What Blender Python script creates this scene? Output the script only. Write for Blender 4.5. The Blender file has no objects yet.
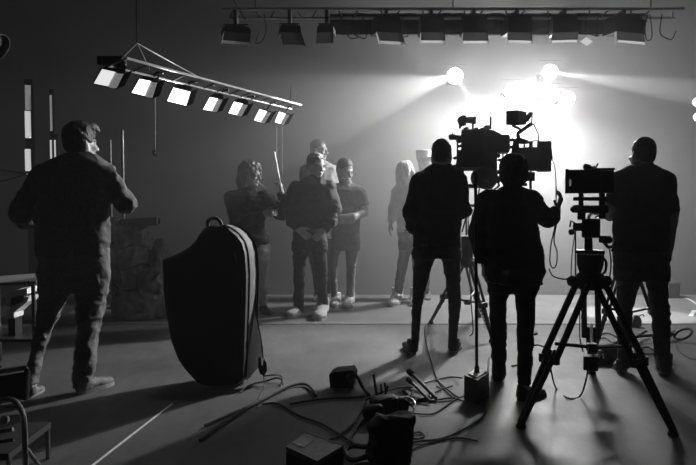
import bpy, bmesh, math, random
import numpy as np
from mathutils import Vector, Matrix
random.seed(7); np.random.seed(7)
scene = bpy.context.scene
C = scene.collection

# ------------------------------------------------------------------ camera
FPX, CAMH, PITCH = 677.0, 1.28, math.atan(33.5/677.0)
cam_d = bpy.data.cameras.new('camera'); cam = bpy.data.objects.new('camera', cam_d); C.objects.link(cam)
cam_d.sensor_width = 36.0; cam_d.lens = 36.0*FPX/696.0
cam.location = (0, 0, CAMH); cam.rotation_euler = (math.pi/2-PITCH, 0, 0)
cam_d.clip_start = 0.05
scene.camera = cam

# ------------------------------------------------------------------ world: stage haze
w = bpy.data.worlds.new('stage_haze'); scene.world = w; w.use_nodes = True
nt = w.node_tree; nt.nodes.clear()
wo = nt.nodes.new('ShaderNodeOutputWorld')
bg = nt.nodes.new('ShaderNodeBackground'); bg.inputs[0].default_value = (0.5, 0.5, 0.5, 1); bg.inputs[1].default_value = 0.0
vs = nt.nodes.new('ShaderNodeVolumeScatter'); vs.inputs['Color'].default_value = (1, 1, 1, 1)
vs.inputs['Density'].default_value = 0.0075; vs.inputs['Anisotropy'].default_value = 0.2
# haze density shaped for glow: thick around the lamps, thin so crew stay dark
geo = nt.nodes.new('ShaderNodeNewGeometry'); dist = nt.nodes.new('ShaderNodeVectorMath'); dist.operation = 'DISTANCE'
dist.inputs[1].default_value = (2.3, 8.6, 2.2); nt.links.new(geo.outputs['Position'], dist.inputs[0])
mr = nt.nodes.new('ShaderNodeMapRange'); mr.interpolation_type = 'SMOOTHSTEP'
mr.inputs['From Min'].default_value = 0.5; mr.inputs['From Max'].default_value = 5.0
mr.inputs['To Min'].default_value = 0.045; mr.inputs['To Max'].default_value = 0.0045
nt.links.new(dist.outputs['Value'], mr.inputs['Value']); nt.links.new(mr.outputs[0], vs.inputs['Density'])
w.cycles.volume_step_size = 0.5
nt.links.new(bg.outputs[0], wo.inputs['Surface']); nt.links.new(vs.outputs[0], wo.inputs['Volume'])

scene.view_settings.view_transform = 'Standard'; scene.view_settings.look = 'None'
scene.view_settings.gamma = 1.0; scene.view_settings.use_curve_mapping = False
scene.view_settings.exposure = 0.0
cy = scene.cycles
cy.use_denoising = True
cy.max_bounces = 6; cy.diffuse_bounces = 3; cy.glossy_bounces = 2; cy.volume_bounces = 1
cy.transmission_bounces = 4; cy.transparent_max_bounces = 6
cy.sample_clamp_indirect = 4.0; cy.sample_clamp_direct = 0.0
cy.caustics_reflective = False; cy.caustics_refractive = False

def P(px, py, Y):
    """world point on the plane y=Y seen at photo pixel (px,py)"""
    x = (px-348.0)/FPX; y = (232.5-py)/FPX
    dy = math.cos(PITCH) + y*math.sin(PITCH); dz = -math.sin(PITCH) + y*math.cos(PITCH)
    k = Y/dy
    return Vector((x*k, Y, CAMH + dz*k))
def G(px, py, z=0.0):
    """world point at height z seen at photo pixel (px,py)"""
    x = (px-348.0)/FPX; y = (232.5-py)/FPX
    dy = math.cos(PITCH) + y*math.sin(PITCH); dz = -math.sin(PITCH) + y*math.cos(PITCH)
    k = (z-CAMH)/dz
    return Vector((x*k, dy*k, z))

# ------------------------------------------------------------------ materials
MATS = {}
def mat(name, g, rough=0.6, metal=0.0, noise=0.0, nscale=20.0, bump=0.0, bscale=60.0, sheen=0.0, emit=0.0, coat=0.0, spec=None, stretch=(1,1,1)):
    if name in MATS: return MATS[name]
    m = bpy.data.materials.new(name); m.use_nodes = True
    n = m.node_tree; b = n.nodes['Principled BSDF']
    b.inputs['Base Color'].default_value = (g, g, g, 1)
    b.inputs['Roughness'].default_value = rough; b.inputs['Metallic'].default_value = metal
    if sheen: b.inputs['Sheen Weight'].default_value = sheen; b.inputs['Sheen Roughness'].default_value = 0.4
    if coat: b.inputs['Coat Weight'].default_value = coat
    if spec is not None: b.inputs['Specular IOR Level'].default_value = spec
    if emit:
        b.inputs['Emission Color'].default_value = (1, 1, 1, 1); b.inputs['Emission Strength'].default_value = emit
    if noise or bump:
        tc = n.nodes.new('ShaderNodeTexCoord'); mp = n.nodes.new('ShaderNodeMapping')
        mp.inputs['Scale'].default_value = stretch
        n.links.new(tc.outputs['Object'], mp.inputs['Vector'])
    if noise:
        t = n.nodes.new('ShaderNodeTexNoise'); t.inputs['Scale'].default_value = nscale; t.inputs['Detail'].default_value = 6
        n.links.new(mp.outputs[0], t.inputs['Vector'])
        r = n.nodes.new('ShaderNodeValToRGB')
        lo, hi = g*(1-noise), min(1, g*(1+noise))
        r.color_ramp.elements[0].position = 0.3; r.color_ramp.elements[1].position = 0.7
        r.color_ramp.elements[0].color = (lo, lo, lo, 1); r.color_ramp.elements[1].color = (hi, hi, hi, 1)
        n.links.new(t.outputs['Fac'], r.inputs[0]); n.links.new(r.outputs[0], b.inputs['Base Color'])
    if bump:
        t2 = n.nodes.new('ShaderNodeTexNoise'); t2.inputs['Scale'].default_value = bscale; t2.inputs['Detail'].default_value = 4
        n.links.new(mp.outputs[0], t2.inputs['Vector'])
        bp = n.nodes.new('ShaderNodeBump'); bp.inputs['Strength'].default_value = bump; bp.inputs['Distance'].default_value = 0.01
        n.links.new(t2.outputs['Fac'], bp.inputs['Height']); n.links.new(bp.outputs[0], b.inputs['Normal'])
    m.cycles.emission_sampling = 'NONE'
    MATS[name] = m
    return m

M_BLACKCLOTH = mat('black_cloth', 0.018, 0.9, bump=0.35, bscale=45)
M_DARKCLOTH  = mat('charcoal_cloth', 0.045, 0.9, noise=0.25, nscale=30, bump=0.35, bscale=40)
M_DENIM      = mat('dark_denim', 0.085, 0.85, noise=0.3, nscale=90, bump=0.4, bscale=35)
M_JEANS      = mat('grey_jeans', 0.14, 0.85, noise=0.25, nscale=80, bump=0.8, bscale=22)
M_PALECLOTH  = mat('pale_cloth', 0.42, 0.85, noise=0.12, nscale=40, bump=0.3, bscale=30)
M_GREYCLOTH  = mat('grey_cloth', 0.2, 0.85, noise=0.15, nscale=40, bump=0.3, bscale=30)
M_SKIN       = mat('skin', 0.36, 0.5, noise=0.06, nscale=40, bump=0.08, bscale=120)
M_HAIR       = mat('dark_hair', 0.012, 0.6, bump=0.8, bscale=140, stretch=(1,1,0.25))
M_HAIRB      = mat('brown_hair', 0.09, 0.45, bump=0.8, bscale=140, stretch=(1,1,0.25))
M_SHOE       = mat('grey_canvas', 0.16, 0.8, noise=0.2, nscale=60, bump=0.2, bscale=90)
M_SHOEPALE   = mat('pale_canvas', 0.5, 0.75, noise=0.1, nscale=60, bump=0.2, bscale=90)
M_SHOEBLACK  = mat('black_leather', 0.02, 0.45, bump=0.15, bscale=80)
M_SOLE       = mat('rubber_sole', 0.3, 0.7)
M_SOLEDARK   = mat('dark_rubber', 0.02, 0.8)
M_BLACKMETAL = mat('black_metal', 0.015, 0.4, noise=0.3, nscale=25)
M_SATIN      = mat('satin_black_plastic', 0.012, 0.55, bump=0.05, bscale=150)
M_STEEL      = mat('steel', 0.5, 0.3, 1.0, noise=0.15, nscale=30)
M_GREYMETAL  = mat('grey_metal', 0.25, 0.4, 0.8, noise=0.15, nscale=30)
M_WHITEPAINT = mat('white_paint', 0.75, 0.5, noise=0.05, nscale=30)
M_CABLE      = mat('black_cable', 0.01, 0.75)
M_GLASS      = mat('lens_glass', 0.01, 0.06, coat=1.0)

# ------------------------------------------------------------------ object helpers
def tag(o, label=None, cat=None, group=None, kind=None):
    if label: o['label'] = label
    if cat: o['category'] = cat
    if group: o['group'] = group
    if kind: o['kind'] = kind
    return o
def thing(name, label, cat, loc, group=None):
    o = bpy.data.objects.new(name, None); C.objects.link(o)
    o.location = loc; o.empty_display_size = 0.1
    return tag(o, label, cat, group)
def origin_of(parent):
    p = Vector((0, 0, 0)); q = parent
    while q is not None:
        p += Vector(q.location); q = q.parent
    return p
def link_mesh(name, me, material, parent=None, smooth=False, loc=None):
    """me is in WORLD coordinates; the object is shifted into its parent's frame"""
    o = bpy.data.objects.new(name, me); C.objects.link(o)
    me.materials.append(material)
    if parent is not None:
        off = origin_of(parent); o.parent = parent
        me.transform(Matrix.Translation(-off))
    elif loc is not None:
        me.transform(Matrix.Translation(-Vector(loc))); o.location = loc
    if smooth:
        me.polygons.foreach_set('use_smooth', [True]*len(me.polygons))
    return o
class B:
    """collects shapes into one bmesh, in world coordinates"""
    def __init__(s): s.bm = bmesh.new()
    def box(s, c, size, rot=None, bevel=0.0):
        r = bmesh.ops.create_cube(s.bm, size=1.0)
        M = Matrix.Translation(Vector(c)) @ ((rot.to_4x4() if rot is not None else Matrix.Identity(4))) @ Matrix.Diagonal((*size, 1))
        bmesh.ops.transform(s.bm, matrix=M, verts=r['verts'])
        if bevel:
            ed = list({e for v in r['verts'] for e in v.link_edges})
            bmesh.ops.bevel(s.bm, geom=ed, offset=bevel, segments=2, affect='EDGES', profile=0.5)
        return s
    def tube(s, pts, r, n=8, r2=None):
        pts = [Vector(p) for p in pts]; rings = []
        N = len(pts)
        prev = None
        for i, p in enumerate(pts):
            d = (pts[min(i+1, N-1)]-pts[max(i-1, 0)]).normalized()
            if prev is None:
                u = d.orthogonal().normalized()
            else:
                u = prev - d*prev.dot(d)
                u = u.normalized() if u.length > 1e-6 else d.orthogonal().normalized()
            prev = u; v = d.cross(u)
            rr = r if r2 is None else r+(r2-r)*i/max(1, N-1)
            rings.append([s.bm.verts.new(p+(u*math.cos(2*math.pi*k/n)+v*math.sin(2*math.pi*k/n))*rr) for k in range(n)])
        for a, b in zip(rings, rings[1:]):
            for k in range(n): s.bm.faces.new((a[k], a[(k+1) % n], b[(k+1) % n], b[k]))
        s.bm.faces.new(rings[0][::-1]); s.bm.faces.new(rings[-1])
        return s
    def lathe(s, c, axis, prof, n=24, cap=True):
        """prof: (distance along axis, radius)"""
        c = Vector(c); d = Vector(axis).normalized(); u = d.orthogonal().normalized(); v = d.cross(u); rings = []
        for t, r in prof:
            rings.append([s.bm.verts.new(c+d*t+(u*math.cos(2*math.pi*k/n)+v*math.sin(2*math.pi*k/n))*r) for k in range(n)])
        for a, b in zip(rings, rings[1:]):
            for k in range(n): s.bm.faces.new((a[k], a[(k+1) % n], b[(k+1) % n], b[k]))
        if cap:
            s.bm.faces.new(rings[0][::-1]); s.bm.faces.new(rings[-1])
        return s
    def prism(s, pts, ext):
        """closed polygon pts extruded by vector ext"""
        a = [s.bm.verts.new(Vector(p)) for p in pts]; b = [s.bm.verts.new(Vector(p)+Vector(ext)) for p in pts]
        n = len(a)
        s.bm.faces.new(a[::-1]); s.bm.faces.new(b)
        for k in range(n): s.bm.faces.new((a[k], a[(k+1) % n], b[(k+1) % n], b[k]))
        return s
    def frustum(s, quad_a, quad_b, cap=True):
        a = [s.bm.verts.new(Vector(p)) for p in quad_a]; b = [s.bm.verts.new(Vector(p)) for p in quad_b]
        n = len(a)
        for k in range(n): s.bm.faces.new((a[k], a[(k+1) % n], b[(k+1) % n], b[k]))
        if cap: s.bm.faces.new(a[::-1]); s.bm.faces.new(b)
        return s
    def build(s, name, material, parent=None, smooth=False, loc=None):
        bmesh.ops.recalc_face_normals(s.bm, faces=s.bm.faces[:])
        me = bpy.data.meshes.new(name); s.bm.to_mesh(me); s.bm.free()
        o = link_mesh(name, me, material, parent, False, loc)
        if smooth:
            me.polygons.foreach_set('use_smooth', [True]*len(me.polygons))
            try: me.set_sharp_from_angle(angle=math.radians(38))
            except Exception: pass
        return o
def bez(pts, n=10):
    """Catmull-Rom through the points"""
    pts = [Vector(p) for p in pts]; out = []
    q = [pts[0]*2-pts[1]]+pts+[pts[-1]*2-pts[-2]]
    for i in range(1, len(q)-2):
        p0, p1, p2, p3 = q[i-1], q[i], q[i+1], q[i+2]
        for k in range(n):
            t = k/n
            out.append(0.5*((2*p1)+(p2-p0)*t+(2*p0-5*p1+4*p2-p3)*t*t+(3*p1-p0-3*p2+p3)*t**3))
    out.append(pts[-1]); return out
def frame(fwd, up=(0, 0, 1)):
    """matrix whose columns are right, forward, up"""
    f = Vector(fwd).normalized(); u = Vector(up); r = f.cross(u).normalized(); u = r.cross(f).normalized()
    return Matrix((r, f, u)).transposed()

# ------------------------------------------------------------------ implicit surfaces
class Field:
    def __init__(s, h): s.h = h; s.ops = []
    def _bb(s, lo, hi, k): return np.array(lo)-k-2*s.h, np.array(hi)+k+2*s.h
    def ell(s, c, rad, R=None, k=0.02, op='u'):
        c = np.array(c, float); rad = np.array(rad, float)
        Rm = np.eye(3) if R is None else np.array(R)
        ext = np.sqrt(((Rm*rad)**2).sum(1))
        def f(X, Y, Z):
            d = np.stack([X-c[0], Y-c[1], Z-c[2]])
            q = np.tensordot(Rm.T, d, 1)
            q = q/rad[:, None, None, None]
            return (np.sqrt((q*q).sum(0))-1)*rad.min()
        s.ops.append((op, f, *s._bb(c-ext, c+ext, k), k)); return s
    def cone(s, a, b, ra, rb, u=(1, 0, 0), k=0.02, op='u', flat=1.0, cap=False):
        """tapered limb; flat = thickness/width ratio across u"""
        a = np.array(a, float); b = np.array(b, float); ab = b-a; L = np.linalg.norm(ab); w_ = ab/max(L, 1e-9)
        u = np.array(u, float); u = u-w_*u.dot(w_)
        if np.linalg.norm(u) < 1e-3: u = np.array((0., 1., 0.))-w_*w_[1]
        u /= np.linalg.norm(u); v = np.cross(w_, u); R_ = max(ra, rb)
        def f(X, Y, Z):
            px, py, pz = X-a[0], Y-a[1], Z-a[2]
            t_ = (px*w_[0]+py*w_[1]+pz*w_[2])/max(L, 1e-9); t = np.clip(t_, 0, 1)
            px = px-t*ab[0]; py = py-t*ab[1]; pz = pz-t*ab[2]
            r = ra+(rb-ra)*t
            if flat == 1.0:
                d = np.sqrt(px*px+py*py+pz*pz)-r
                return np.maximum(d, (t_-1)*L) if cap else d
            qu = px*u[0]+py*u[1]+pz*u[2]; qv = px*v[0]+py*v[1]+pz*v[2]; qw = px*w_[0]+py*w_[1]+pz*w_[2]
            return (np.sqrt(qu*qu+(qv/flat)**2+(qw/min(1, flat))**2)-r)*min(1, flat)
        s.ops.append((op, f, *s._bb(np.minimum(a, b)-R_*max(1, flat), np.maximum(a, b)+R_*max(1, flat), k), k)); return s
    def rows(s, rows, k=0.02, op='u', n=2.3):
        """vertical loft: rows of (z, cx, cy, half width, half depth)"""
        A = np.array(sorted(rows), float); z, cx, cy_, hw, hd = A.T
        rm = min(hw.min(), hd.min())
        def f(X, Y, Z):
            zz = Z[0, 0, :] if Z.ndim == 3 else Z
            it = lambda q: np.interp(zz, z, q)[None, None, :]
            a, b = it(hw), it(hd)
            q = (np.abs((X-it(cx))/a)**n+np.abs((Y-it(cy_))/b)**n)**(1/n)
            d = (q-1)*np.minimum(a, b)
            return np.maximum(d, np.maximum(Z-z[-1], z[0]-Z))
        s.ops.append((op, f, *s._bb(((cx-hw).min(), (cy_-hd).min(), z[0]), ((cx+hw).max(), (cy_+hd).max(), z[-1]), k), k)); return s
    def half(s, p, nrm, lo=None, hi=None, k=0.004):
        """cut away the side the normal points to"""
        p = np.array(p, float); nrm = np.array(nrm, float); nrm /= np.linalg.norm(nrm)
        f = lambda X, Y, Z: -((X-p[0])*nrm[0]+(Y-p[1])*nrm[1]+(Z-p[2])*nrm[2])
        s.ops.append(('s', f, np.array(lo if lo is not None else (-1e9,)*3), np.array(hi if hi is not None else (1e9,)*3), k)); return s
    def mesh(s, name):
        us = [o for o in s.ops if o[0] == 'u']
        lo = np.min([o[2] for o in us], 0); hi = np.max([o[3] for o in us], 0); h = s.h
        N = np.ceil((hi-lo)/h).astype(int)+2
        D = np.full(N, 0.5, np.float32)
        ax = [lo[i]+h*np.arange(N[i]) for i in range(3)]
        for op, f, l, u, k in s.ops:
            i0 = np.maximum(0, np.floor((np.maximum(l, lo-1)-lo)/h).astype(int)); i1 = np.minimum(N, np.ceil((np.minimum(u, hi+1)-lo)/h).astype(int)+1)
            if (i1 <= i0).any(): continue
            X = ax[0][i0[0]:i1[0]][:, None, None]; Y = ax[1][i0[1]:i1[1]][None, :, None]; Z = ax[2][i0[2]:i1[2]][None, None, :]
            X, Y, Z = np.broadcast_arrays(X, Y, Z)
            d = f(X, Y, Z).astype(np.float32)
            sl = tuple(slice(i0[i], i1[i]) for i in range(3)); o = D[sl]
            if op == 'u':
                hh = np.maximum(k-np.abs(o-d), 0)/k; D[sl] = np.minimum(o, d)-hh*hh*k*0.25
            else:
                d = -d; hh = np.maximum(k-np.abs(o-d), 0)/k; D[sl] = np.maximum(o, d)+hh*hh*k*0.25
        D[0] = D[-1] = 0.5; D[:, 0] = D[:, -1] = 0.5; D[:, :, 0] = D[:, :, -1] = 0.5
        return nets(D, lo, h, name)
def nets(D, lo, h, name):
    ins = D < 0; n = np.array(D.shape)-1
    cnt = np.zeros(n, np.int8)
    offs = [(i, j, k) for i in (0, 1) for j in (0, 1) for k in (0, 1)]
    cut = lambda A, o: A[o[0]:o[0]+n[0], o[1]:o[1]+n[1], o[2]:o[2]+n[2]]
    for o in offs: cnt += cut(ins, o)
    act = (cnt > 0) & (cnt < 8); idx = np.argwhere(act); m = len(idx)
    vid = np.full(n, -1, np.int32); vid[act] = np.arange(m)
    val = {o: D[idx[:, 0]+o[0], idx[:, 1]+o[1], idx[:, 2]+o[2]] for o in offs}
    acc = np.zeros((m, 3)); num = np.zeros(m)
    for o in offs:
        for a in range(3):
            if o[a]: continue
            p = list(o); p[a] = 1; p = tuple(p)
            d0, d1 = val[o], val[p]; x = (d0 < 0) != (d1 < 0)
            t = np.where(x, d0/np.where(x, d0-d1, 1), 0)
            pos = np.array(o, float)[None].repeat(m, 0); pos[:, a] = t
            acc += pos*x[:, None]; num += x
    co = (idx+acc/num[:, None])*h+lo
    F = []
    for a in range(3):
        b, c = (a+1) % 3, (a+2) % 3
        s0 = [slice(None)]*3; s1 = [slice(None)]*3; s0[a] = slice(0, -1); s1[a] = slice(1, None)
        x = ins[tuple(s0)] != ins[tuple(s1)]
        e = np.argwhere(x)
        e = e[(e[:, b] > 0) & (e[:, c] > 0) & (e[:, b] < n[b]) & (e[:, c] < n[c])]
        def at(db, dc):
            q = e.copy(); q[:, b] -= db; q[:, c] -= dc; return vid[q[:, 0], q[:, 1], q[:, 2]]
        q = np.stack([at(1, 1), at(0, 1), at(0, 0), at(1, 0)], 1)
        fl = ins[e[:, 0], e[:, 1], e[:, 2]]
        q[~fl] = q[~fl][:, ::-1]
        F.append(q)
    F = np.concatenate(F); F = F[(F >= 0).all(1)]
    me = bpy.data.meshes.new(name)
    me.vertices.add(m); me.vertices.foreach_set('co', co.astype(np.float32).ravel())
    me.loops.add(len(F)*4); me.loops.foreach_set('vertex_index', F.astype(np.int32).ravel())
    me.polygons.add(len(F)); me.polygons.foreach_set('loop_start', np.arange(0, len(F)*4, 4, dtype=np.int32))
    me.polygons.foreach_set('use_smooth', np.ones(len(F), bool))
    me.update(calc_edges=True); me.validate()
    return me
_G = np.random.RandomState(3).uniform(-1, 1, (32, 32, 32))
def vnoise(p):
    i = np.floor(p).astype(int); f = p-i; f = f*f*(3-2*f); r = 0
    for a in (0, 1):
        for b in (0, 1):
            for c in (0, 1):
                wgt = (f[:, 0] if a else 1-f[:, 0])*(f[:, 1] if b else 1-f[:, 1])*(f[:, 2] if c else 1-f[:, 2])
                r = r+wgt*_G[(i[:, 0]+a) % 32, (i[:, 1]+b) % 32, (i[:, 2]+c) % 32]
    return r
def wrinkle(me, amp, freq=(9, 9, 14), seed=0.0, ridged=True, amp2=0.0):
    nv = len(me.vertices); co = np.empty(nv*3, np.float32); me.vertices.foreach_get('co', co); co = co.reshape(-1, 3)
    nr = np.empty(nv*3, np.float32); me.vertex_normals.foreach_get('vector', nr); nr = nr.reshape(-1, 3)
    p = co*np.array(freq)+seed
    p = p+0.6*np.stack([vnoise(co*5+seed+9), vnoise(co*5+seed+17), vnoise(co*5+seed+31)], 1)
    n1 = vnoise(p); n1 = (0.5-np.abs(n1)*1.6) if ridged else n1
    d = amp*n1
    if amp2: d = d+amp2*vnoise(co*np.array(freq)*3.1+seed)
    co = co+nr*d[:, None]
    me.vertices.foreach_set('co', co.astype(np.float32).ravel()); me.update()

def azim(parent):
    o = origin_of(parent); return Matrix.Rotation(-math.atan2(o.x, o.y), 3, 'Z')
def pbox(parent, name, x0, x1, y0, y1, Y, depth, m, bevel=0.004):
    """box part of a rig that points away from the camera; its front face fills the photo outline at depth Y"""
    a = P(x0, y1, Y); b = P(x1, y0, Y); R = azim(parent); c = (a+b)/2+R @ Vector((0, depth/2, 0))
    return B().box(c, (abs(b.x-a.x), depth, abs(b.z-a.z)), bevel=bevel, rot=R).build(name, m, parent)
def pprism(parent, name, pts, Y, depth, m):
    return B().prism([P(x, y, Y) for x, y in pts], azim(parent) @ Vector((0, depth, 0))).build(name, m, parent)
def ptube(parent, name, pts, r, m, n=8, smooth=True):
    return B().tube(pts, r, n).build(name, m, parent, smooth)
def plathe(parent, name, c, ax, prof, m, n=20, cap=True):
    return B().lathe(c, ax, prof, n, cap).build(name, m, parent, True)

# ------------------------------------------------------------------ the room
def concrete():
    m = bpy.data.materials.new('worn_concrete'); m.use_nodes = True; n = m.node_tree; b = n.nodes['Principled BSDF']
    tc = n.nodes.new('ShaderNodeTexCoord')
    def noise(scale, detail, stretch=(1, 1, 1), rough=0.6):
        mp = n.nodes.new('ShaderNodeMapping'); mp.inputs['Scale'].default_value = stretch; mp.inputs['Rotation'].default_value = (0, 0, 0.5)
        n.links.new(tc.outputs['Object'], mp.inputs['Vector'])
        t = n.nodes.new('ShaderNodeTexNoise'); t.inputs['Scale'].default_value = scale; t.inputs['Detail'].default_value = detail; t.inputs['Roughness'].default_value = rough
        n.links.new(mp.outputs[0], t.inputs['Vector']); return t
    def ramp(src, p0, v0, p1, v1):
        r = n.nodes.new('ShaderNodeValToRGB'); e = r.color_ramp.elements
        e[0].position = p0; e[0].color = (v0, v0, v0, 1); e[1].position = p1; e[1].color = (v1, v1, v1, 1)
        n.links.new(src, r.inputs[0]); return r
    big = ramp(noise(1.1, 6).outputs['Fac'], 0.3, 0.085, 0.7, 0.15)
    fine = ramp(noise(14, 8, (1, 0.25, 1), 0.75).outputs['Fac'], 0.35, 0.72, 0.65, 1.0)
    scuff = ramp(noise(5, 10, (0.35, 2.5, 1), 0.8).outputs['Fac'], 0.60, 1.0, 0.72, 1.35)
    mx = n.nodes.new('ShaderNodeMix'); mx.data_type = 'RGBA'; mx.blend_type = 'MULTIPLY'; mx.inputs[0].default_value = 1
    n.links.new(big.outputs[0], mx.inputs[6]); n.links.new(fine.outputs[0], mx.inputs[7])
    mx2 = n.nodes.new('ShaderNodeMix'); mx2.data_type = 'RGBA'; mx2.blend_type = 'MULTIPLY'; mx2.inputs[0].default_value = 1
    n.links.new(mx.outputs[2], mx2.inputs[6]); n.links.new(scuff.outputs[0], mx2.inputs[7])
    n.links.new(mx2.outputs[2], b.inputs['Base Color'])
    rr = ramp(noise(3, 6).outputs['Fac'], 0.3, 0.46, 0.7, 0.62); n.links.new(rr.outputs[0], b.inputs['Roughness'])
    bp = n.nodes.new('ShaderNodeBump'); bp.inputs['Strength'].default_value = 0.12; bp.inputs['Distance'].default_value = 0.01
    n.links.new(noise(30, 6).outputs['Fac'], bp.inputs['Height']); n.links.new(bp.outputs[0], b.inputs['Normal'])
    b.inputs['Specular IOR Level'].default_value = 0.35
    return m
M_FLOOR = concrete()
M_WALL = mat('grey_backdrop_paint', 0.24, 0.9, noise=0.08, nscale=1.5, bump=0.05, bscale=40)
M_DARKWALL = mat('black_studio_paint', 0.018, 0.9, noise=0.3, nscale=3, bump=0.2, bscale=20)
M_VINYL = mat('pale_stage_vinyl', 0.2, 0.5, noise=0.18, nscale=2.2, bump=0.05, bscale=50)
M_TAPE = mat('white_tape', 0.9, 0.35)
YW = 8.95
def struct(name, c, size, m, **kw):
    o = B().box(c, size, **kw).build(name, m, loc=c); o['kind'] = 'structure'; return o
struct('floor', (0.5, 3.4, -0.1), (13.0, 13.2, 0.2), M_FLOOR)
struct('wall_back', (0.5, YW+0.1, 2.4), (13.0, 0.2, 4.8), M_WALL)
struct('wall_left', (-6.1, 3.4, 2.4), (0.2, 13.2, 4.8), M_DARKWALL)
struct('wall_right', (7.1, 3.4, 2.4), (0.2, 13.2, 4.8), M_DARKWALL)
struct('wall_front', (0.5, -3.3, 2.4), (13.0, 0.2, 4.8), M_DARKWALL)
struct('ceiling', (0.5, 3.4, 4.9), (13.4, 13.4, 0.2), M_DARKWALL)
tag(struct('stage_floor', (1.85, (6.86+YW)/2, 0.004), (10.0, YW-6.86, 0.008), M_VINYL), 'pale stage floor sheet before the backdrop wall', 'stage floor')

# ------------------------------------------------------------------ lamps at the back wall
M_LENS = mat('lit_lens', 0.9, 0.4, emit=60.0)
M_LENS2 = mat('lit_lens_soft', 0.9, 0.4, emit=30.0)
def spot(name, loc, target, energy, angle, blend, radius, parent):
    l = bpy.data.lights.new(name, 'SPOT'); l.energy = energy; l.spot_size = math.radians(angle); l.spot_blend = blend; l.shadow_soft_size = radius
    o = bpy.data.objects.new(name, l); C.objects.link(o); o.parent = parent
    o.location = Vector(loc)-origin_of(parent)
    o.rotation_euler = (Vector(target)-Vector(loc)).to_track_quat('-Z', 'Y').to_euler()
    return o
def back_lamp(label, px, py, Y, aim, r, lights, lens=M_LENS):
    c = P(px, py, Y); d = (Vector(aim)-c).normalized()
    t = thing('stage_lamp', label, 'stage lamp', c, 'stage lamps facing out from the backdrop wall')
    B().lathe(c, d, [(-2.2*r, 0.45*r), (-2.1*r, 0.75*r), (-1.0*r, 0.95*r), (-0.1*r, 1.0*r), (0.25*r, 1.05*r), (0.25*r, 0.98*r), (-0.02*r, 0.96*r)], 28, cap=False).build('housing', M_SATIN, t, True)
    B().lathe(c, d, [(-0.03*r, 0.95*r), (0.06*r, 0.8*r), (0.12*r, 0.4*r), (0.13*r, 0.02*r)], 28).build('lens', lens, t, True)
    back = Vector((c.x, YW-0.01, c.z)); piv = c-d*1.9*r
    y = B(); y.tube([piv, back], 0.014, 8); y.box(back, (0.09, 0.02, 0.09)); y.build('wall_bracket', M_BLACKMETAL, t)
    sl = (c.z+0.14-CAMH)/c.y; z0 = c.z+0.14
    top_flap = [Vector((c.x+dx, c.y+dy_, z0+sl*dy_)) for dx, dy_ in ((-0.1, -0.15), (0.1, -0.15), (0.1, 0.14), (-0.1, 0.14))]
    B().prism(top_flap, (0, 0, 0.004)).build('light_flap', M_SATIN, t)  # added plate, edge-on and unseen, that keeps lamp light off the upper wall
    for tgt, e, ang, bl, rad in lights:
        if ang is None:
            l = bpy.data.lights.new('lamp_light', 'POINT'); l.energy = e; l.shadow_soft_size = rad
            o = bpy.data.objects.new('lamp_light', l); C.objects.link(o); o.parent = t; o.location = d*(0.45*r+rad)
        else:
            spot('lamp_light', c+d*(0.35*r), tgt, e, ang, bl, rad, t)
    return t
LY = 8.5
back_lamp('round stage lamp throwing two beams, one across above the group in jackets', 455, 76, LY, P(430, 150, 3.0), 0.1,
          [(P(155, 158, 6.3), 2100, 24, 0.15, 0.02), (P(530, 180, 8.0), 1300, 18, 0.2, 0.02), (P(235, 262, 7.0), 60, 85, 0.9, 0.06), (None, 14, None, 0, 0.06)])
back_lamp('round stage lamp throwing a level beam towards the bare side wall', 550, 72, LY, P(590, 120, 3.0), 0.095,
          [(P(800, 107, 7.8), 6000, 12, 0.2, 0.02), (None, 14, None, 0, 0.06)])
for (px, py, r, e, lb) in ((512, 91, 0.095, 100, 'stage lamp ending the blazing row of four, next to the lamp with two beams'), (530.5, 92, 0.11, 240, 'large stage lamp second in the blazing row of four'),
                           (549.5, 95, 0.11, 240, 'large stage lamp in the blazing row of four, under the lamp with the level beam'), (567, 99, 0.095, 100, 'stage lamp lowest and last in the blazing row of four')):
    back_lamp(lb, px, py, LY, P(px-10, 260, 3.0), r, [(P(px, py, LY)+Vector((-0.8, -0.35, -0.5)), e*0.6, 179, 1.0, 0.08), (P(px, py, LY)+Vector((0.45, 0.35, -0.45)), e*0.7, 179, 1.0, 0.08), (None, e*0.34, None, 0, 0.08)]+([(G(130, 385), 1250, 44, 0.7, 0.04)] if px == 530.5 else []))


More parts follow.
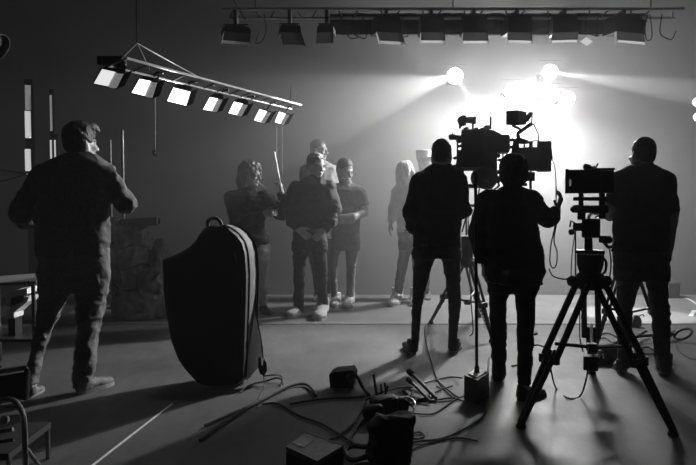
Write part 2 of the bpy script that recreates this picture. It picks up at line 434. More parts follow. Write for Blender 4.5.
# ------------------------------------------------------------------ people
def hand(F, wrist, d, n, side, s=1.0, curl=0.5, thumb=0.5):
    """wrist point, finger direction, palm normal; side=+1/-1 puts the thumb"""
    W = np.array(wrist, float); d = np.array(d, float); d /= np.linalg.norm(d)
    n = np.array(n, float); n = n-d*n.dot(d); n /= np.linalg.norm(n); t = np.cross(d, n)*side
    F.cone(W-d*0.02, W+d*0.085*s, 0.028*s, 0.041*s, u=t, k=0.012, flat=0.45)
    for off, ln, r in ((0.031, 0.072, 0.0088), (0.0105, 0.082, 0.0092), (-0.0105, 0.077, 0.0088), (-0.030, 0.06, 0.008)):
        b = W+d*0.085*s+t*off*s; a = 0.12+curl*0.35
        spread = t*off*1.2
        for q in range(3):
            dirn = d*math.cos(a)+n*math.sin(a)+spread; dirn /= np.linalg.norm(dirn)
            e = b+dirn*ln*s*(0.42, 0.33, 0.25)[q]
            F.cone(b, e, r*s*(1-0.08*q), r*s*(0.94-0.08*q), k=0.004); b = e; a += curl*0.95
    b = W+d*0.028*s+t*0.03*s; dirn = d*0.62+t*0.7*(1-0.5*thumb)+n*(0.15+0.5*thumb); dirn /= np.linalg.norm(dirn)
    e = b+dirn*0.05*s; F.cone(b, e, 0.014*s, 0.0105*s, k=0.01)
    dirn = dirn*0.8+d*0.35+n*0.25*thumb; dirn /= np.linalg.norm(dirn)
    F.cone(e, e+dirn*0.03*s, 0.0103*s, 0.0085*s, k=0.004)
def head_sdf(F, c, R, s, full=True):
    c = np.array(c, float); Rm = np.array(R); L = lambda x, y, z: c+Rm@(np.array((x, y, z))*s)
    e = lambda p, r, k=0.02, op='u': F.ell(L(*p), np.array(r)*s, Rm, k, op)
    e((0, -0.012, 0.032), (0.075, 0.094, 0.086)); e((0, 0.028, -0.05), (0.058, 0.062, 0.07), 0.03)
    e((0, 0.07, -0.1), (0.026, 0.022, 0.02), 0.02)
    e((0, 0.08, 0.018), (0.05, 0.016, 0.011), 0.015)
    F.cone(L(0, 0.088, 0.004), L(0, 0.112, -0.036), 0.010*s, 0.015*s, k=0.01)
    e((0.017, 0.096, -0.04), (0.009, 0.011, 0.008), 0.006); e((-0.017, 0.096, -0.04), (0.009, 0.011, 0.008), 0.006)
    for sx in (-1, 1):
        e((sx*0.033, 0.103, 0.0), (0.014, 0.012, 0.008), 0.014, 's')
        e((sx*0.033, 0.077, 0.0), (0.013, 0.013, 0.012), 0.004)
        e((sx*0.042, 0.072, -0.03), (0.022, 0.018, 0.014), 0.02)
        e((sx*0.078, -0.008, -0.012), (0.009, 0.02, 0.033), 0.006)
        e((sx*0.042, 0.012, -0.055), (0.03, 0.05, 0.045), 0.03)
    e((0, 0.091, -0.066), (0.024, 0.012, 0.007), 0.005); e((0, 0.087, -0.076), (0.021, 0.013, 0.007), 0.005)
    return L
def hair_mesh(c, R, s, style, h, seed=0.0):
    c = np.array(c, float); Rm = np.array(R); L = lambda x, y, z: c+Rm@(np.array((x, y, z))*s); D = lambda x, y, z: Rm@np.array((x, y, z), float)
    F = Field(h); e = lambda p, r, k=0.02, op='u': F.ell(L(*p), np.array(r)*s, Rm, k, op)
    amp, fr, rid = 0.004, (60, 60, 60), False
    if style == 'short':
        e((0, -0.018, 0.04), (0.082, 0.1, 0.09)); e((0, -0.05, -0.02), (0.07, 0.06, 0.06))
        F.half(L(0, 0.055, 0.045), D(0, 0.8, -0.6)); e((0, 0.085, -0.03), (0.075, 0.085, 0.085), 0.01, 's')
        F.half(L(0, -0.06, -0.068), D(0, 0, -1)); amp = 0.003
    elif style == 'curly':
        e((0, -0.02, 0.046), (0.09, 0.106, 0.096)); e((0, -0.055, -0.01), (0.074, 0.06, 0.07)); e((0, 0.02, 0.1), (0.078, 0.09, 0.042), 0.03)
        e((0.0, 0.09, 0.095), (0.05, 0.03, 0.028), 0.02); e((0.03, 0.06, 0.115), (0.03, 0.035, 0.025), 0.02); e((-0.035, 0.05, 0.115), (0.03, 0.035, 0.025), 0.02)
        e((0, 0.11, -0.045), (0.1, 0.09, 0.095), 0.008, 's')
        for sx in (-1, 1): e((sx*0.095, 0.01, -0.035), (0.032, 0.032, 0.042), 0.008, 's')
        F.half(L(0, -0.06, -0.066), D(0, 0, -1))
        amp, fr = 0.005, (45, 45, 45)
    elif style == 'bob':
        e((0, -0.015, 0.035), (0.1, 0.113, 0.1)); e((0, -0.035, -0.04), (0.098, 0.088, 0.085), 0.04)
        e((0, 0.12, -0.045), (0.085, 0.085, 0.1), 0.01, 's'); amp = 0.008
    elif style == 'long':
        e((0, -0.012, 0.042), (0.098, 0.112, 0.098)); e((0, -0.05, -0.05), (0.105, 0.08, 0.09), 0.04)
        for sx in (-1, 1):
            F.cone(L(sx*0.075, 0.0, 0.0), L(sx*0.085, -0.005, -0.11), 0.036*s, 0.028*s, k=0.03)
        F.cone(L(0, -0.075, -0.05), L(0, -0.085, -0.13), 0.085*s, 0.06*s, u=D(1, 0, 0), k=0.03, flat=0.5)
        e((0, 0.13, -0.045), (0.07, 0.1, 0.115), 0.012, 's')
        for sx in (-1, 1): F.cone(L(sx*0.02, 0.07, 0.1), L(sx*0.062, 0.085, -0.01), 0.022*s, 0.012*s, k=0.02)
        amp, fr, rid = 0.011, (34, 34, 14), False
    elif style == 'cap':
        e((0, -0.01, 0.05), (0.088, 0.106, 0.085)); F.half(L(0, 0, 0.035), D(0, 0.12, -1))
        e((0, 0.115, 0.045), (0.065, 0.06, 0.012), 0.012); amp = 0.0015
    elif style == 'beanie':
        e((0, -0.014, 0.045), (0.09, 0.106, 0.098)); F.half(L(0, 0.05, 0.02), D(0, 0.3, -1)); amp, fr = 0.002, (90, 90, 20)
    elif style == 'flatcap':
        F.cone(L(0, -0.01, 0.045), L(0, -0.01, 0.115), 0.1*s, 0.108*s, u=D(1, 0, 0), k=0.01)
        F.half(L(0, 0, 0.135), D(0, 0, 1)); F.half(L(0, 0, 0.028), D(0, 0, -1)); e((0, 0.11, 0.04), (0.075, 0.07, 0.012), 0.015); amp = 0.0015
    me = F.mesh('hair'); wrinkle(me, amp, fr, seed, rid, amp*0.5)
    return me
def shoe(root, heel, toe, m, sole_m, h=0.007, laces=True, ank=None):
    heel = Vector(heel); toe = Vector(toe); d = (toe-heel); d.z = 0; Lg = d.length; d.normalize(); s = Vector((-d.y, d.x, 0)); z = Vector((0, 0, 1))
    heel = Vector((heel.x, heel.y, 0)); k = Lg/0.29
    q = lambda f, w_, u: np.array(heel+d*(f*Lg)+s*(w_*k)+z*(u*k))
    F = Field(h); R = np.array(Matrix((d, s, z)).transposed())
    F.ell(q(0.14, 0, 0.04), np.array((0.045, 0.036, 0.045))*k, R, 0.03)
    F.cone(q(0.17, 0, 0.05), q(0.18, 0, 0.10), 0.038*k, 0.044*k, k=0.03)
    F.cone(q(0.3, 0, 0.055), q(0.62, 0.004, 0.035), 0.042*k, 0.038*k, u=s, k=0.03, flat=0.85)
    F.ell(q(0.78, 0.004, 0.032), np.array((0.062, 0.044, 0.03))*k, R, 0.03)
    F.half(q(0, 0, 0.018), -np.array(z)); F.half(q(0.18, 0, 0.118), np.array(z))
    me = F.mesh('shoe'); wrinkle(me, 0.002, (40, 40, 40), 3.0, True)
    o = link_mesh('shoe', me, m, root, True)
    out = []
    for a in range(28):
        th = 2*math.pi*a/28; c, sn = math.cos(th), math.sin(th)
        f = 0.5+0.5*abs(c)**0.8*(1 if c > 0 else -1); wd = (0.036+0.012*max(0, min(1, (f-0.25)/0.4)))*abs(sn)**0.7*(1 if sn > 0 else -1)
        out.append(Vector(q(f, wd, 0)))
    sb = B().prism([(p.x, p.y, 0.001) for p in out], (0, 0, 0.024*k)).build('sole', sole_m, o)
    if laces:
        lb = B()
        for i in range(4):
            f = 0.36+0.07*i; u = 0.1-0.011*i
            lb.tube([q(f, -0.026, u-0.012), q(f, 0, u+0.001), q(f, 0.026, u-0.012)], 0.003, 5)
        lb.build('laces', M_WHITEPAINT if m is not M_SHOEBLACK else M_BLACKCLOTH, o)
    return o
def person(label, Y, top, hip, legs, arms, head, shoes, hands=(), top_m=M_BLACKCLOTH, leg_m=M_DARKCLOTH, hair_m=M_HAIR, shoe_m=M_SHOE, sole_m=M_SOLE,
           top_name='jacket', h=0.009, seed=1.0, sleeve_to=None, collar=True, belt=False, dscale=1.0, fold=0.010, legfold=0.008, neck_r=0.056):
    hb = min(h*0.8, 0.0075) if Y > 5 else 0.006
    def crow(r, dy=0.0, leg=False):
        py, xl, xr = r[:3]; dd = r[4] if len(r) > 4 else dy
        c = P((xl+xr)/2, py, Y+dd); hw = (xr-xl)/2*(Y+dd)/FPX
        if leg: hw -= 0.005
        hd = r[3] if len(r) > 3 and r[3] else (max(0.06, min(0.1, hw*1.1)) if leg else max(0.06, min(0.15, hw*0.62)))
        return (c.z, c.x, c.y, hw, hd*(1 if leg else dscale))
    trows = [crow(r) for r in top]; hrows = [crow(r) for r in hip]
    feet = [(G(*a), G(*b)) for a, b in shoes]
    lrows = []
    for L_, (hl, to) in zip(legs, feet):
        ank = hl+(to-hl)*0.2; n = len(L_); dy1 = ank.y-Y
        z0, z1 = L_[0][0], L_[-1][0]
        rr = [crow(r, dy1*(r[0]-z0)/(z1-z0), True) for r in L_]
        lrows.append(rr)
    base = sum((a+b for a, b in feet), Vector())/(2*len(feet)); base.z = 0
    root = thing('person', label, 'person', base)
    # joints of the arms
    A = [[(P(px, py, Y+dy), r) for px, py, dy, r in arm] for arm in arms]
    hc = P(head['at'][0], head['at'][1], Y+head.get('dy', 0)); R = frame(head['f'], head.get('up', (0, 0, 1))); hs = head.get('s', 1.0)
    # --- body: one continuous skin
    F = Field(hb)
    L = head_sdf(F, hc, R, hs)
    nb = Vector((trows[0][1], trows[0][2], trows[0][0])); n0 = Vector(L(0, -0.03, -0.05))
    F.cone(n0, nb-Vector((0, 0, 0.03)), neck_r*hs, (neck_r+0.006)*hs, k=0.03)
    F.rows([(z, x, y, a*0.84, b*0.8) for z, x, y, a, b in trows if z < trows[0][0]-0.02], k=0.03)
    F.rows([(z, x, y, a*0.82, b*0.8) for z, x, y, a, b in hrows], k=0.03)
    for rr in lrows: F.rows([(z, x, y, a*0.72, b*0.72) for z, x, y, a, b in rr]+[(0.03, rr[-1][1], rr[-1][2], 0.03, 0.03)], k=0.03)
    for i, a in enumerate(A):
        st = sleeve_to[i] if sleeve_to else None
        for q in range(len(a)-1):
            fac0 = 0.72; fac1 = 0.72
            if st is not None and q >= st: fac0, fac1 = (0.95, 0.95)
            r1 = a[q+1][1]*fac1 if q < len(a)-2 else 0.027
            F.cone(a[q][0], a[q+1][0], a[q][1]*fac0, r1, k=0.02)
        hd = hands[i] if i < len(hands) else None
        if hd: hand(F, a[-1][0], hd['d'], hd['n'], hd.get('side', 1), hd.get('s', 1.0), hd.get('curl', 0.5), hd.get('thumb', 0.5))
    link_mesh('body', F.mesh('body'), M_SKIN, root, True)
    # --- top
    F = Field(h)
    F.rows(trows, k=0.03, n=2.4)
    for i, a in enumerate(A):
        st = sleeve_to[i] if sleeve_to else len(a)-1
        nq = min(st, len(a)-1)
        for q in range(nq):
            F.cone(a[q][0], a[q+1][0], a[q][1], a[q+1][1], k=0.035, cap=(q == nq-1))
    zb = trows[-1][0]; F.half((0, 0, zb), (0, 0, -1), (-1e9, -1e9, zb-0.12), (1e9, 1e9, zb+0.05)) if not head.get('nohem') else None
    me = F.mesh(top_name); wrinkle(me, fold, (10, 10, 13), seed, True, fold*0.25)
    to = link_mesh(top_name, me, top_m, root, True)
    if collar:
        z, x, y, a, b = trows[0]; cb = B(); ring = []
        pts = lambda zz, aa, bb, oy: [Vector((x+aa*math.cos(2*math.pi*k/20), y+oy+bb*math.sin(2*math.pi*k/20), zz+0.006*math.sin(4*math.pi*k/20))) for k in range(20)]
        r = neck_r*hs
        r0 = pts(z-0.025, max(a*0.95, r*1.25), max(b*0.85, r*1.25), 0); r1 = pts(z+0.03, r*1.12, r*1.15, 0); r2 = pts(z+0.03, r*1.0, r*1.02, 0); r3 = pts(z-0.03, r*1.0, r*1.02, 0)
        cb.frustum(r0, r1, False); cb.frustum(r1, r2, False); cb.frustum(r2, r3, False)
        cb.build('collar', top_m, to, True)
    # --- trousers
    F = Field(h); F.rows(hrows, k=0.03)
    for rr in lrows: F.rows(rr, k=0.03, n=2.1)
    me = F.mesh('trousers'); wrinkle(me, legfold, (11, 11, 17), seed+5, True, legfold*0.25)
    tr = link_mesh('trousers', me, leg_m, root, True)
    if belt:
        z, x, y, a, b = hrows[0]
        pr = lambda zz, f: [Vector((x+a*f*math.cos(2*math.pi*k/28), y+b*f*math.sin(2*math.pi*k/28), zz)) for k in range(28)]
        B().frustum(pr(z-0.02, 1.03), pr(z+0.02, 1.03)).build('belt', M_SHOEBLACK, tr, True)
    for hl, te in feet: shoe(root, hl, te, shoe_m, sole_m, 0.0075)
    if head.get('hair'):
        nm = 'hat' if head['hair'] in ('cap', 'beanie', 'flatcap') else 'hair'
        link_mesh(nm, hair_mesh(hc, R, hs, head['hair'], head.get('hh', 0.008), seed), head.get('hat_m', hair_m), root, True)
    return root, A, hc, R

# man at the side watching the set, arm raised
p1 = person('man in dark denim jacket and jeans seen from behind, arm bent', 4.5,
    top=[(153, 68, 93, 0.07), (157, 60, 99, 0.085), (161, 50, 105, 0.1), (167, 40, 111, 0.12), (176, 36, 112), (190, 36, 110), (205, 37, 109), (222, 36, 108), (240, 37, 109), (256, 38, 109)],
    hip=[(248, 40, 108), (262, 39, 109), (275, 40, 109), (290, 42, 107)],
    legs=[[(272, 39, 73), (288, 39, 70), (300, 40, 67), (318, 37, 60), (332, 34, 51), (347, 31, 46), (358, 29, 43), (368, 28, 40), (384, 27, 37)],
          [(272, 72, 109), (288, 74, 108), (300, 76, 106), (315, 76, 103), (330, 76, 99), (350, 75, 97), (362, 74, 96), (372, 73, 95), (386, 73, 90)]],
    arms=[[(40, 177, 0, 0.078), (21, 212, 0, 0.07), (26, 219, 0.1, 0.06), (52, 222, 0.22, 0.045)],
          [(106, 175, 0, 0.07), (126, 203, 0.05, 0.062), (121, 196, 0.2, 0.055), (108, 176, 0.3, 0.042)]],
    hands=[dict(d=(1, 0.1, 0), n=(0, -1, 0), side=1), dict(d=(-0.3, 0.2, 1), n=(-1, 0, 0), side=1, curl=0.9)],
    head=dict(at=(81, 143), f=(0.68, 0.73, -0.02), hair='curly', dy=0.02, s=0.99),
    shoes=[((29, 398), (43, 390)), ((77, 395), (113, 384))], top_m=M_DENIM, leg_m=M_JEANS, seed=2.0, h=0.008, fold=0.014, legfold=0.013)
# long-haired person holding a rod
p2 = person('long-haired person in dark open jacket and pale jeans holding a rod upright', 7.45,
    top=[(188, 242, 256, 0.06), (191, 234, 261, 0.08), (196, 227, 266), (205, 226, 266), (222, 231, 265), (235, 232, 268), (247, 233, 271)],
    hip=[(243, 235, 270), (252, 235, 270), (260, 236, 269)],
    legs=[[(250, 235, 253), (275, 237, 252), (295, 240, 251), (309, 241, 250)], [(250, 252, 270), (262, 253, 270), (275, 254, 269), (290, 256, 268), (307, 259, 267)]],
    arms=[[(231, 198, -0.05, 0.075), (236, 223, -0.12, 0.07), (252, 219, -0.24, 0.055), (264, 214, -0.26, 0.042)],
          [(264, 197, 0.0, 0.075), (281, 213, -0.05, 0.072), (283, 204, -0.16, 0.06), (282, 193, -0.2, 0.045)]],
    hands=[dict(d=(1, -0.1, 0.15), n=(0, 1, -0.3), side=1, curl=0.6), dict(d=(-0.15, -0.1, 1), n=(-0.8, 0.2, 0), side=-1, curl=1.1)],
    head=dict(at=(250, 174), f=(0.95, -0.3, -0.1), hair='long', s=1.12), shoes=[((243, 311), (252, 316)), ((261, 312), (270, 316))],
    top_m=M_BLACKCLOTH, leg_m=M_PALECLOTH, hair_m=M_HAIRB, shoe_m=M_SHOEBLACK, sole_m=M_SOLEDARK, seed=4.0, h=0.011, fold=0.02)
# man in zipped black jacket
p3 = person('man in zipped black jacket and black trousers, hands at his pockets', 7.15,
    top=[(177, 308, 323, 0.06), (180, 301, 329, 0.08), (184, 294, 333), (192, 291, 334), (205, 291, 332), (218, 293, 328), (227, 294, 327), (234, 294, 327)],
    hip=[(231, 293, 326), (240, 293, 327), (250, 292, 327)],
    legs=[[(242, 292, 310), (252, 292, 308), (270, 293, 306), (290, 293, 305), (311, 292, 304)], [(242, 309, 327), (252, 311, 327), (270, 314, 328), (290, 317, 328), (313, 317, 329)]],
    arms=[[(295, 188, 0, 0.07), (290, 209, -0.02, 0.064), (292, 221, -0.1, 0.055), (298, 229, -0.17, 0.042)], [(330, 188, 0, 0.07), (335, 209, -0.02, 0.06), (331, 222, -0.1, 0.052), (324, 230, -0.17, 0.042)]],
    hands=[dict(d=(0.75, -0.1, -0.6), n=(0, 1, 0), side=1, curl=0.35), dict(d=(-0.7, -0.1, -0.7), n=(0, 1, 0), side=-1, curl=0.5)],
    head=dict(at=(316, 165), f=(0.62, -0.75, -0.18), hair='short', s=1.05), shoes=[((301, 313), (287, 318)), ((324, 314), (317, 322))],
    leg_m=M_BLACKCLOTH, seed=6.0, h=0.011, fold=0.018, shoe_m=M_SHOEPALE)
# tall man behind
p4 = person('tall man in pale shirt standing behind the man in zipped jacket', 8.42,
    top=[(160, 313, 325, 0.06), (163, 307, 331, 0.08), (168, 302, 337), (180, 301, 338), (200, 303, 336), (225, 305, 334), (240, 305, 334)],
    hip=[(236, 306, 334), (245, 306, 334), (255, 306, 333)],
    legs=[[(247, 306, 320), (270, 311, 321), (290, 314, 322), (297, 315, 323)], [(247, 320, 334), (270, 321, 332), (290, 322, 331), (297, 322, 330)]],
    arms=[[(305, 171, 0, 0.065), (303, 200, 0.02, 0.055), (308, 225, -0.05, 0.04)], [(334, 171, 0, 0.065), (336, 200, 0.02, 0.055), (333, 225, -0.05, 0.04)]],
    hands=[dict(d=(0.1, 0, -1), n=(1, 0, 0)), dict(d=(-0.1, 0, -1), n=(-1, 0, 0))],
    head=dict(at=(319, 150), f=(0.9, -0.42, -0.05), hair='short', s=1.05), shoes=[((318, 299.5), (315, 303)), ((327, 299.5), (329, 303))],
    top_m=M_PALECLOTH, leg_m=M_DARKCLOTH, hair_m=M_HAIRB, top_name='shirt', seed=8.0, h=0.012, shoe_m=M_SHOEPALE)
# man in light t-shirt, forearm across
p5 = person('man with cropped hair in grey t-shirt, bare forearm across his waist', 7.9,
    top=[(183, 337, 354, 0.06), (186, 331, 359, 0.08), (190, 328, 363), (200, 330, 363), (215, 333, 361), (226, 333, 360), (234, 332, 360)],
    hip=[(230, 332, 360), (240, 331, 360), (250, 331, 360)],
    legs=[[(242, 331, 345), (255, 330, 340), (270, 329, 337), (285, 330, 338), (299, 331, 339)], [(242, 345, 360), (255, 345, 358), (270, 346, 356), (290, 346, 355), (301, 346, 354)]],
    arms=[[(331, 192, 0, 0.068), (327, 213, -0.02, 0.06), (330, 222, -0.18, 0.048), (342, 221, -0.25, 0.036)], [(360, 192, 0, 0.072), (363.5, 206, -0.02, 0.066), (364, 213, -0.03, 0.052), (353, 217, -0.24, 0.044), (341, 217, -0.27, 0.036)]],
    hands=[dict(d=(1, -0.1, 0.1), n=(0, 1, 0)), dict(d=(-1, -0.1, 0.05), n=(0, 1, 0), side=-1, curl=0.4)], sleeve_to=[1, 1],
    head=dict(at=(345, 170), f=(0.55, -0.75, -0.35), hair='short', s=1.08, hat_m=M_HAIRB), shoes=[((337, 304), (333, 309)), ((351, 305), (345, 310.5))],
    top_m=M_GREYCLOTH, leg_m=M_GREYCLOTH, top_name='t_shirt', seed=10.0, h=0.011, shoe_m=M_SHOEPALE)
# two people by the wall
p6 = person('fair-haired person in pale top and dark trousers striding near the backdrop wall', 7.95,
    top=[(182, 399, 411, 0.06), (185, 396, 416, 0.08), (190, 394, 420), (200, 395, 421), (215, 397, 421), (232, 397, 421)],
    hip=[(229, 397, 421), (240, 398, 421), (250, 399, 421)],
    legs=[[(242, 399, 412), (255, 398, 410), (270, 396, 407), (285, 394, 404), (299, 393, 402)], [(242, 410, 421), (265, 412, 420), (285, 413, 420), (299, 413, 420)]],
    arms=[[(396, 193, 0, 0.06), (393, 209, 0, 0.052), (391, 222, -0.06, 0.04)], [(419, 193, 0, 0.06), (423, 210, 0, 0.05), (422, 226, -0.05, 0.04)]],
    hands=[dict(d=(-0.2, 0, -1), n=(1, 0, 0), curl=0.3), dict(d=(0, 0, -1), n=(-1, 0, 0))], sleeve_to=[2, 2],
    head=dict(at=(405, 172), f=(-0.25, -0.95, -0.05), hair='long', s=0.98), shoes=[((399, 302), (390, 308)), ((416, 302), (415, 308))],
    top_m=M_PALECLOTH, leg_m=M_DARKCLOTH, hair_m=mat('fair_hair', 0.4, 0.45, bump=0.8, bscale=140, stretch=(1,1,0.25)), top_name='blouse', seed=12.0, h=0.012, shoe_m=M_SHOEPALE)
p7 = person('person in flat-topped pale cap mostly hidden behind the man in black', 8.45,
    top=[(171, 418, 432, 0.06), (174, 412, 437, 0.08), (179, 409, 441), (195, 410, 441), (215, 411, 440), (238, 411, 440)],
    hip=[(234, 411, 440), (243, 411, 440), (252, 412, 438)],
    legs=[[(245, 412, 425), (270, 414, 424), (288, 414, 423), (295, 414, 422)], [(245, 423, 437), (265, 424, 431), (285, 424, 430), (295, 424, 430)]],
    arms=[[(412, 182, 0, 0.06), (410, 205, 0, 0.05), (412, 226, -0.05, 0.04)], [(438, 182, 0, 0.06), (441, 205, 0, 0.05), (438, 226, -0.05, 0.04)]],
    hands=[dict(d=(0, 0, -1), n=(1, 0, 0)), dict(d=(0, 0, -1), n=(-1, 0, 0))],
    head=dict(at=(425, 161), f=(0.8, -0.55, 0), hair='flatcap', s=1.0, hat_m=M_PALECLOTH), shoes=[((418, 298.5), (417, 301.5)), ((427, 298.5), (428, 301.5))],
    top_m=M_GREYCLOTH, leg_m=M_DARKCLOTH, seed=14.0, h=0.012)
# crew seen from behind
p8 = person('man in black sweatshirt and dark jeans with his back turned beside the crowded camera rig', 5.62,
    top=[(164, 433, 451, 0.065), (168, 425, 457, 0.085), (174, 418, 462), (185, 414, 464), (200, 414, 463), (220, 414, 461), (235, 413, 461), (247, 413, 461)],
    hip=[(242, 414, 460), (250, 413, 461), (258, 413, 461)],
    legs=[[(250, 413, 438), (258, 413, 435), (270, 413, 431), (290, 412, 426), (310, 411, 422), (330, 411, 420), (345, 410, 420)],
          [(250, 439, 461), (258, 441, 461), (270, 443, 461), (290, 446, 462), (310, 448, 461), (330, 448, 458), (345, 448, 458)]],
    arms=[[(419, 181, 0, 0.072), (411, 211, 0.0, 0.066), (413, 226, 0.1, 0.056), (420, 234, 0.22, 0.042)], [(459, 181, 0, 0.07), (464, 210, 0.02, 0.06), (462, 210, 0.15, 0.05), (458, 205, 0.28, 0.042)]],
    hands=[dict(d=(0.6, 0.7, 0), n=(1, 0, 0)), dict(d=(-0.3, 0.7, 0.5), n=(-1, 0, 0), side=-1)],
    head=dict(at=(441.5, 154.5), f=(0.15, 0.98, -0.02), hair='short', s=1.0), shoes=[((414, 355), (406, 347)), ((453, 354), (457, 346))],
    leg_m=M_DARKCLOTH, seed=16.0, top_name='sweatshirt', shoe_m=M_SHOEBLACK, sole_m=M_SOLE)
p9 = person('person with rounded bobbed hair in long black coat, one hand raised', 4.5,
    top=[(186, 501, 524, 0.07), (190, 491, 531, 0.09), (196, 485, 536, 0.12), (205, 482, 538, 0.15), (225, 482, 536, 0.16), (243, 481, 540, 0.17), (257, 481, 543, 0.17), (270, 484, 544, 0.17), (283, 487, 541, 0.16)],
    hip=[(270, 488, 540), (282, 488, 538), (292, 489, 537)],
    legs=[[(284, 488, 512), (300, 489, 508), (320, 489, 507), (345, 490, 507), (360, 491, 507), (374, 492, 506)], [(284, 513, 538), (300, 515, 536), (320, 516, 535), (345, 517, 534), (360, 517, 533), (384, 517, 532)]],
    arms=[[(488, 202, 0, 0.078), (481, 232, 0.0, 0.074), (482, 250, -0.02, 0.062), (484, 262, -0.02, 0.046)], [(531, 203, 0, 0.076), (546, 220, 0.1, 0.056), (552, 216, 0.12, 0.05), (557, 210.5, 0.13, 0.036)]],
    hands=[dict(d=(0.05, 0, -1), n=(1, 0, 0), side=-1, curl=0.4), dict(d=(0.35, 0.2, 0.9), n=(-0.9, 0.2, 0.2), side=-1, curl=0.55, s=0.95)],
    head=dict(at=(513, 171.5), f=(0.1, 0.99, 0), hair='bob', s=0.9), shoes=[((498, 382), (500, 371)), ((518, 401), (545, 395))],
    leg_m=M_BLACKCLOTH, seed=18.0, top_name='coat', shoe_m=M_SHOEBLACK, sole_m=M_SOLEDARK, h=0.009, fold=0.014)
p10 = person('man in black polo shirt and dark trousers behind the boxy camera', 4.95,
    top=[(163, 634, 652, 0.065), (167, 626, 659, 0.085), (172, 620, 664), (182, 616, 668), (205, 615, 668), (230, 613, 668), (252, 612, 669)],
    hip=[(248, 614, 668), (258, 614, 668), (270, 615, 668), (280, 616, 668)],
    legs=[[(268, 615, 643), (280, 616, 640), (300, 617, 635), (320, 617, 632), (350, 618, 632), (366, 618, 631)], [(268, 643, 668), (280, 646, 668), (300, 649, 669), (320, 652, 671), (345, 653, 670), (363, 655, 669)]],
    arms=[[(620, 181, 0, 0.07), (612, 205, 0.03, 0.064), (610, 215, 0.1, 0.045), (607, 214, 0.2, 0.03)], [(665, 181, 0, 0.076), (671, 212, 0, 0.062), (672, 222, 0.0, 0.04), (670, 248, 0.03, 0.03)]],
    hands=[dict(d=(-0.8, 0.2, 0.1), n=(0, 0, -1), side=1, curl=0.7), dict(d=(-0.1, 0.1, -1), n=(-1, 0, 0), side=1, curl=0.45)], sleeve_to=[1, 1],
    head=dict(at=(642.5, 154), f=(-0.2, 0.98, -0.02), hair='short', s=0.95), shoes=[((622, 374), (618, 366)), ((664, 376), (662, 364))],
    seed=20.0, top_name='polo_shirt', shoe_m=M_SHOE, fold=0.008, belt=True)

# ------------------------------------------------------------------ overhead truss and its lamps
def gel_mat(name, g, trans):
    m = bpy.data.materials.new(name); m.use_nodes = True; n = m.node_tree; n.nodes.clear()
    o = n.nodes.new('ShaderNodeOutputMaterial'); a = n.nodes.new('ShaderNodeBsdfDiffuse'); b = n.nodes.new('ShaderNodeBsdfTranslucent'); mx = n.nodes.new('ShaderNodeMixShader')
    a.inputs[0].default_value = (g, g, g, 1); b.inputs[0].default_value = (g, g, g, 1); mx.inputs[0].default_value = trans
    n.links.new(a.outputs[0], mx.inputs[1]); n.links.new(b.outputs[0], mx.inputs[2]); n.links.new(mx.outputs[0], o.inputs[0]); return m
M_GEL = gel_mat('white_diffusion_gel', 0.8, 0.7)
M_GELGREY = gel_mat('grey_diffusion_gel', 0.2, 0.6)
TY = 6.2
tr = thing('lighting_truss', 'long overhead lighting truss of two black pipes with upright struts', 'truss', P(453, 10, TY))
ztop, zbot = P(348, 9, TY).z, P(348, 14.5, TY).z
x0, x1 = P(222, 10, TY).x, P(684, 10, TY).x
M_PIPE = mat('pipe_lit_tone', 0.7, 0.35)  # pale colour stands in for light caught along the dark pipes' edges
ptube(tr, 'pipe', [(x0, TY, ztop), (x1, TY, ztop)], 0.013, M_PIPE, 10)
ptube(tr, 'pipe', [(x0+0.05, TY+0.12, zbot), (x1-0.02, TY+0.12, zbot)], 0.012, M_PIPE, 10)
for k in range(22):
    x = x0+0.1+(x1-x0-0.2)*k/21
    ptube(tr, 'strut', [(x, TY, ztop), (x+(0.05 if k % 2 else -0.05), TY+0.12, zbot)], 0.007, M_BLACKMETAL, 6)
for x in (x0+0.3, (x0+x1)/2, x1-0.3):
    ptube(tr, 'hanging_cable', [(x, TY, ztop), (x, TY, 4.8)], 0.006, M_BLACKMETAL, 6)
# black border cloth laced to the truss, its hem wire showing as a pale line
M_DRAPE = mat('black_drape', 0.012, 0.95, bump=0.2, bscale=30)
bc = thing('border_cloth', 'black border cloth laced along the truss behind its lamps', 'cloth', P(485, 14, TY+0.2))
N = 90; xa, xb = P(330, 14, TY+0.2).x, P(646, 14, TY+0.2).x
cl = B(); rws = []
for py in (13.5, 20, 28, 34.8):
    z = P(348, py, TY+0.2).z
    rws.append([cl.bm.verts.new((xa+(xb-xa)*i/N, TY+0.2+0.012*math.sin(i*1.3)+0.008*math.sin(i*0.47+py), z)) for i in range(N+1)])
for r_, q_ in zip(rws, rws[1:]):
    for i in range(N): cl.bm.faces.new((r_[i], r_[i+1], q_[i+1], q_[i]))
o = cl.build('cloth', M_DRAPE, bc, True); sm = o.modifiers.new('thickness', 'SOLIDIFY'); sm.thickness = 0.004
ptube(bc, 'hem_wire', [(xa, TY+0.19, P(348, 35, TY+0.2).z), (xb-0.2, TY+0.19, P(348, 34.8, TY+0.2).z)], 0.005, M_PIPE, 5)
for k in range(9): ptube(bc, 'lace', [(xa+(xb-xa)*(k+0.5)/9, TY+0.2, P(348, 14, TY+0.2).z), (xa+(xb-xa)*(k+0.5)/9, TY+0.12, zbot)], 0.003, M_CABLE, 5)
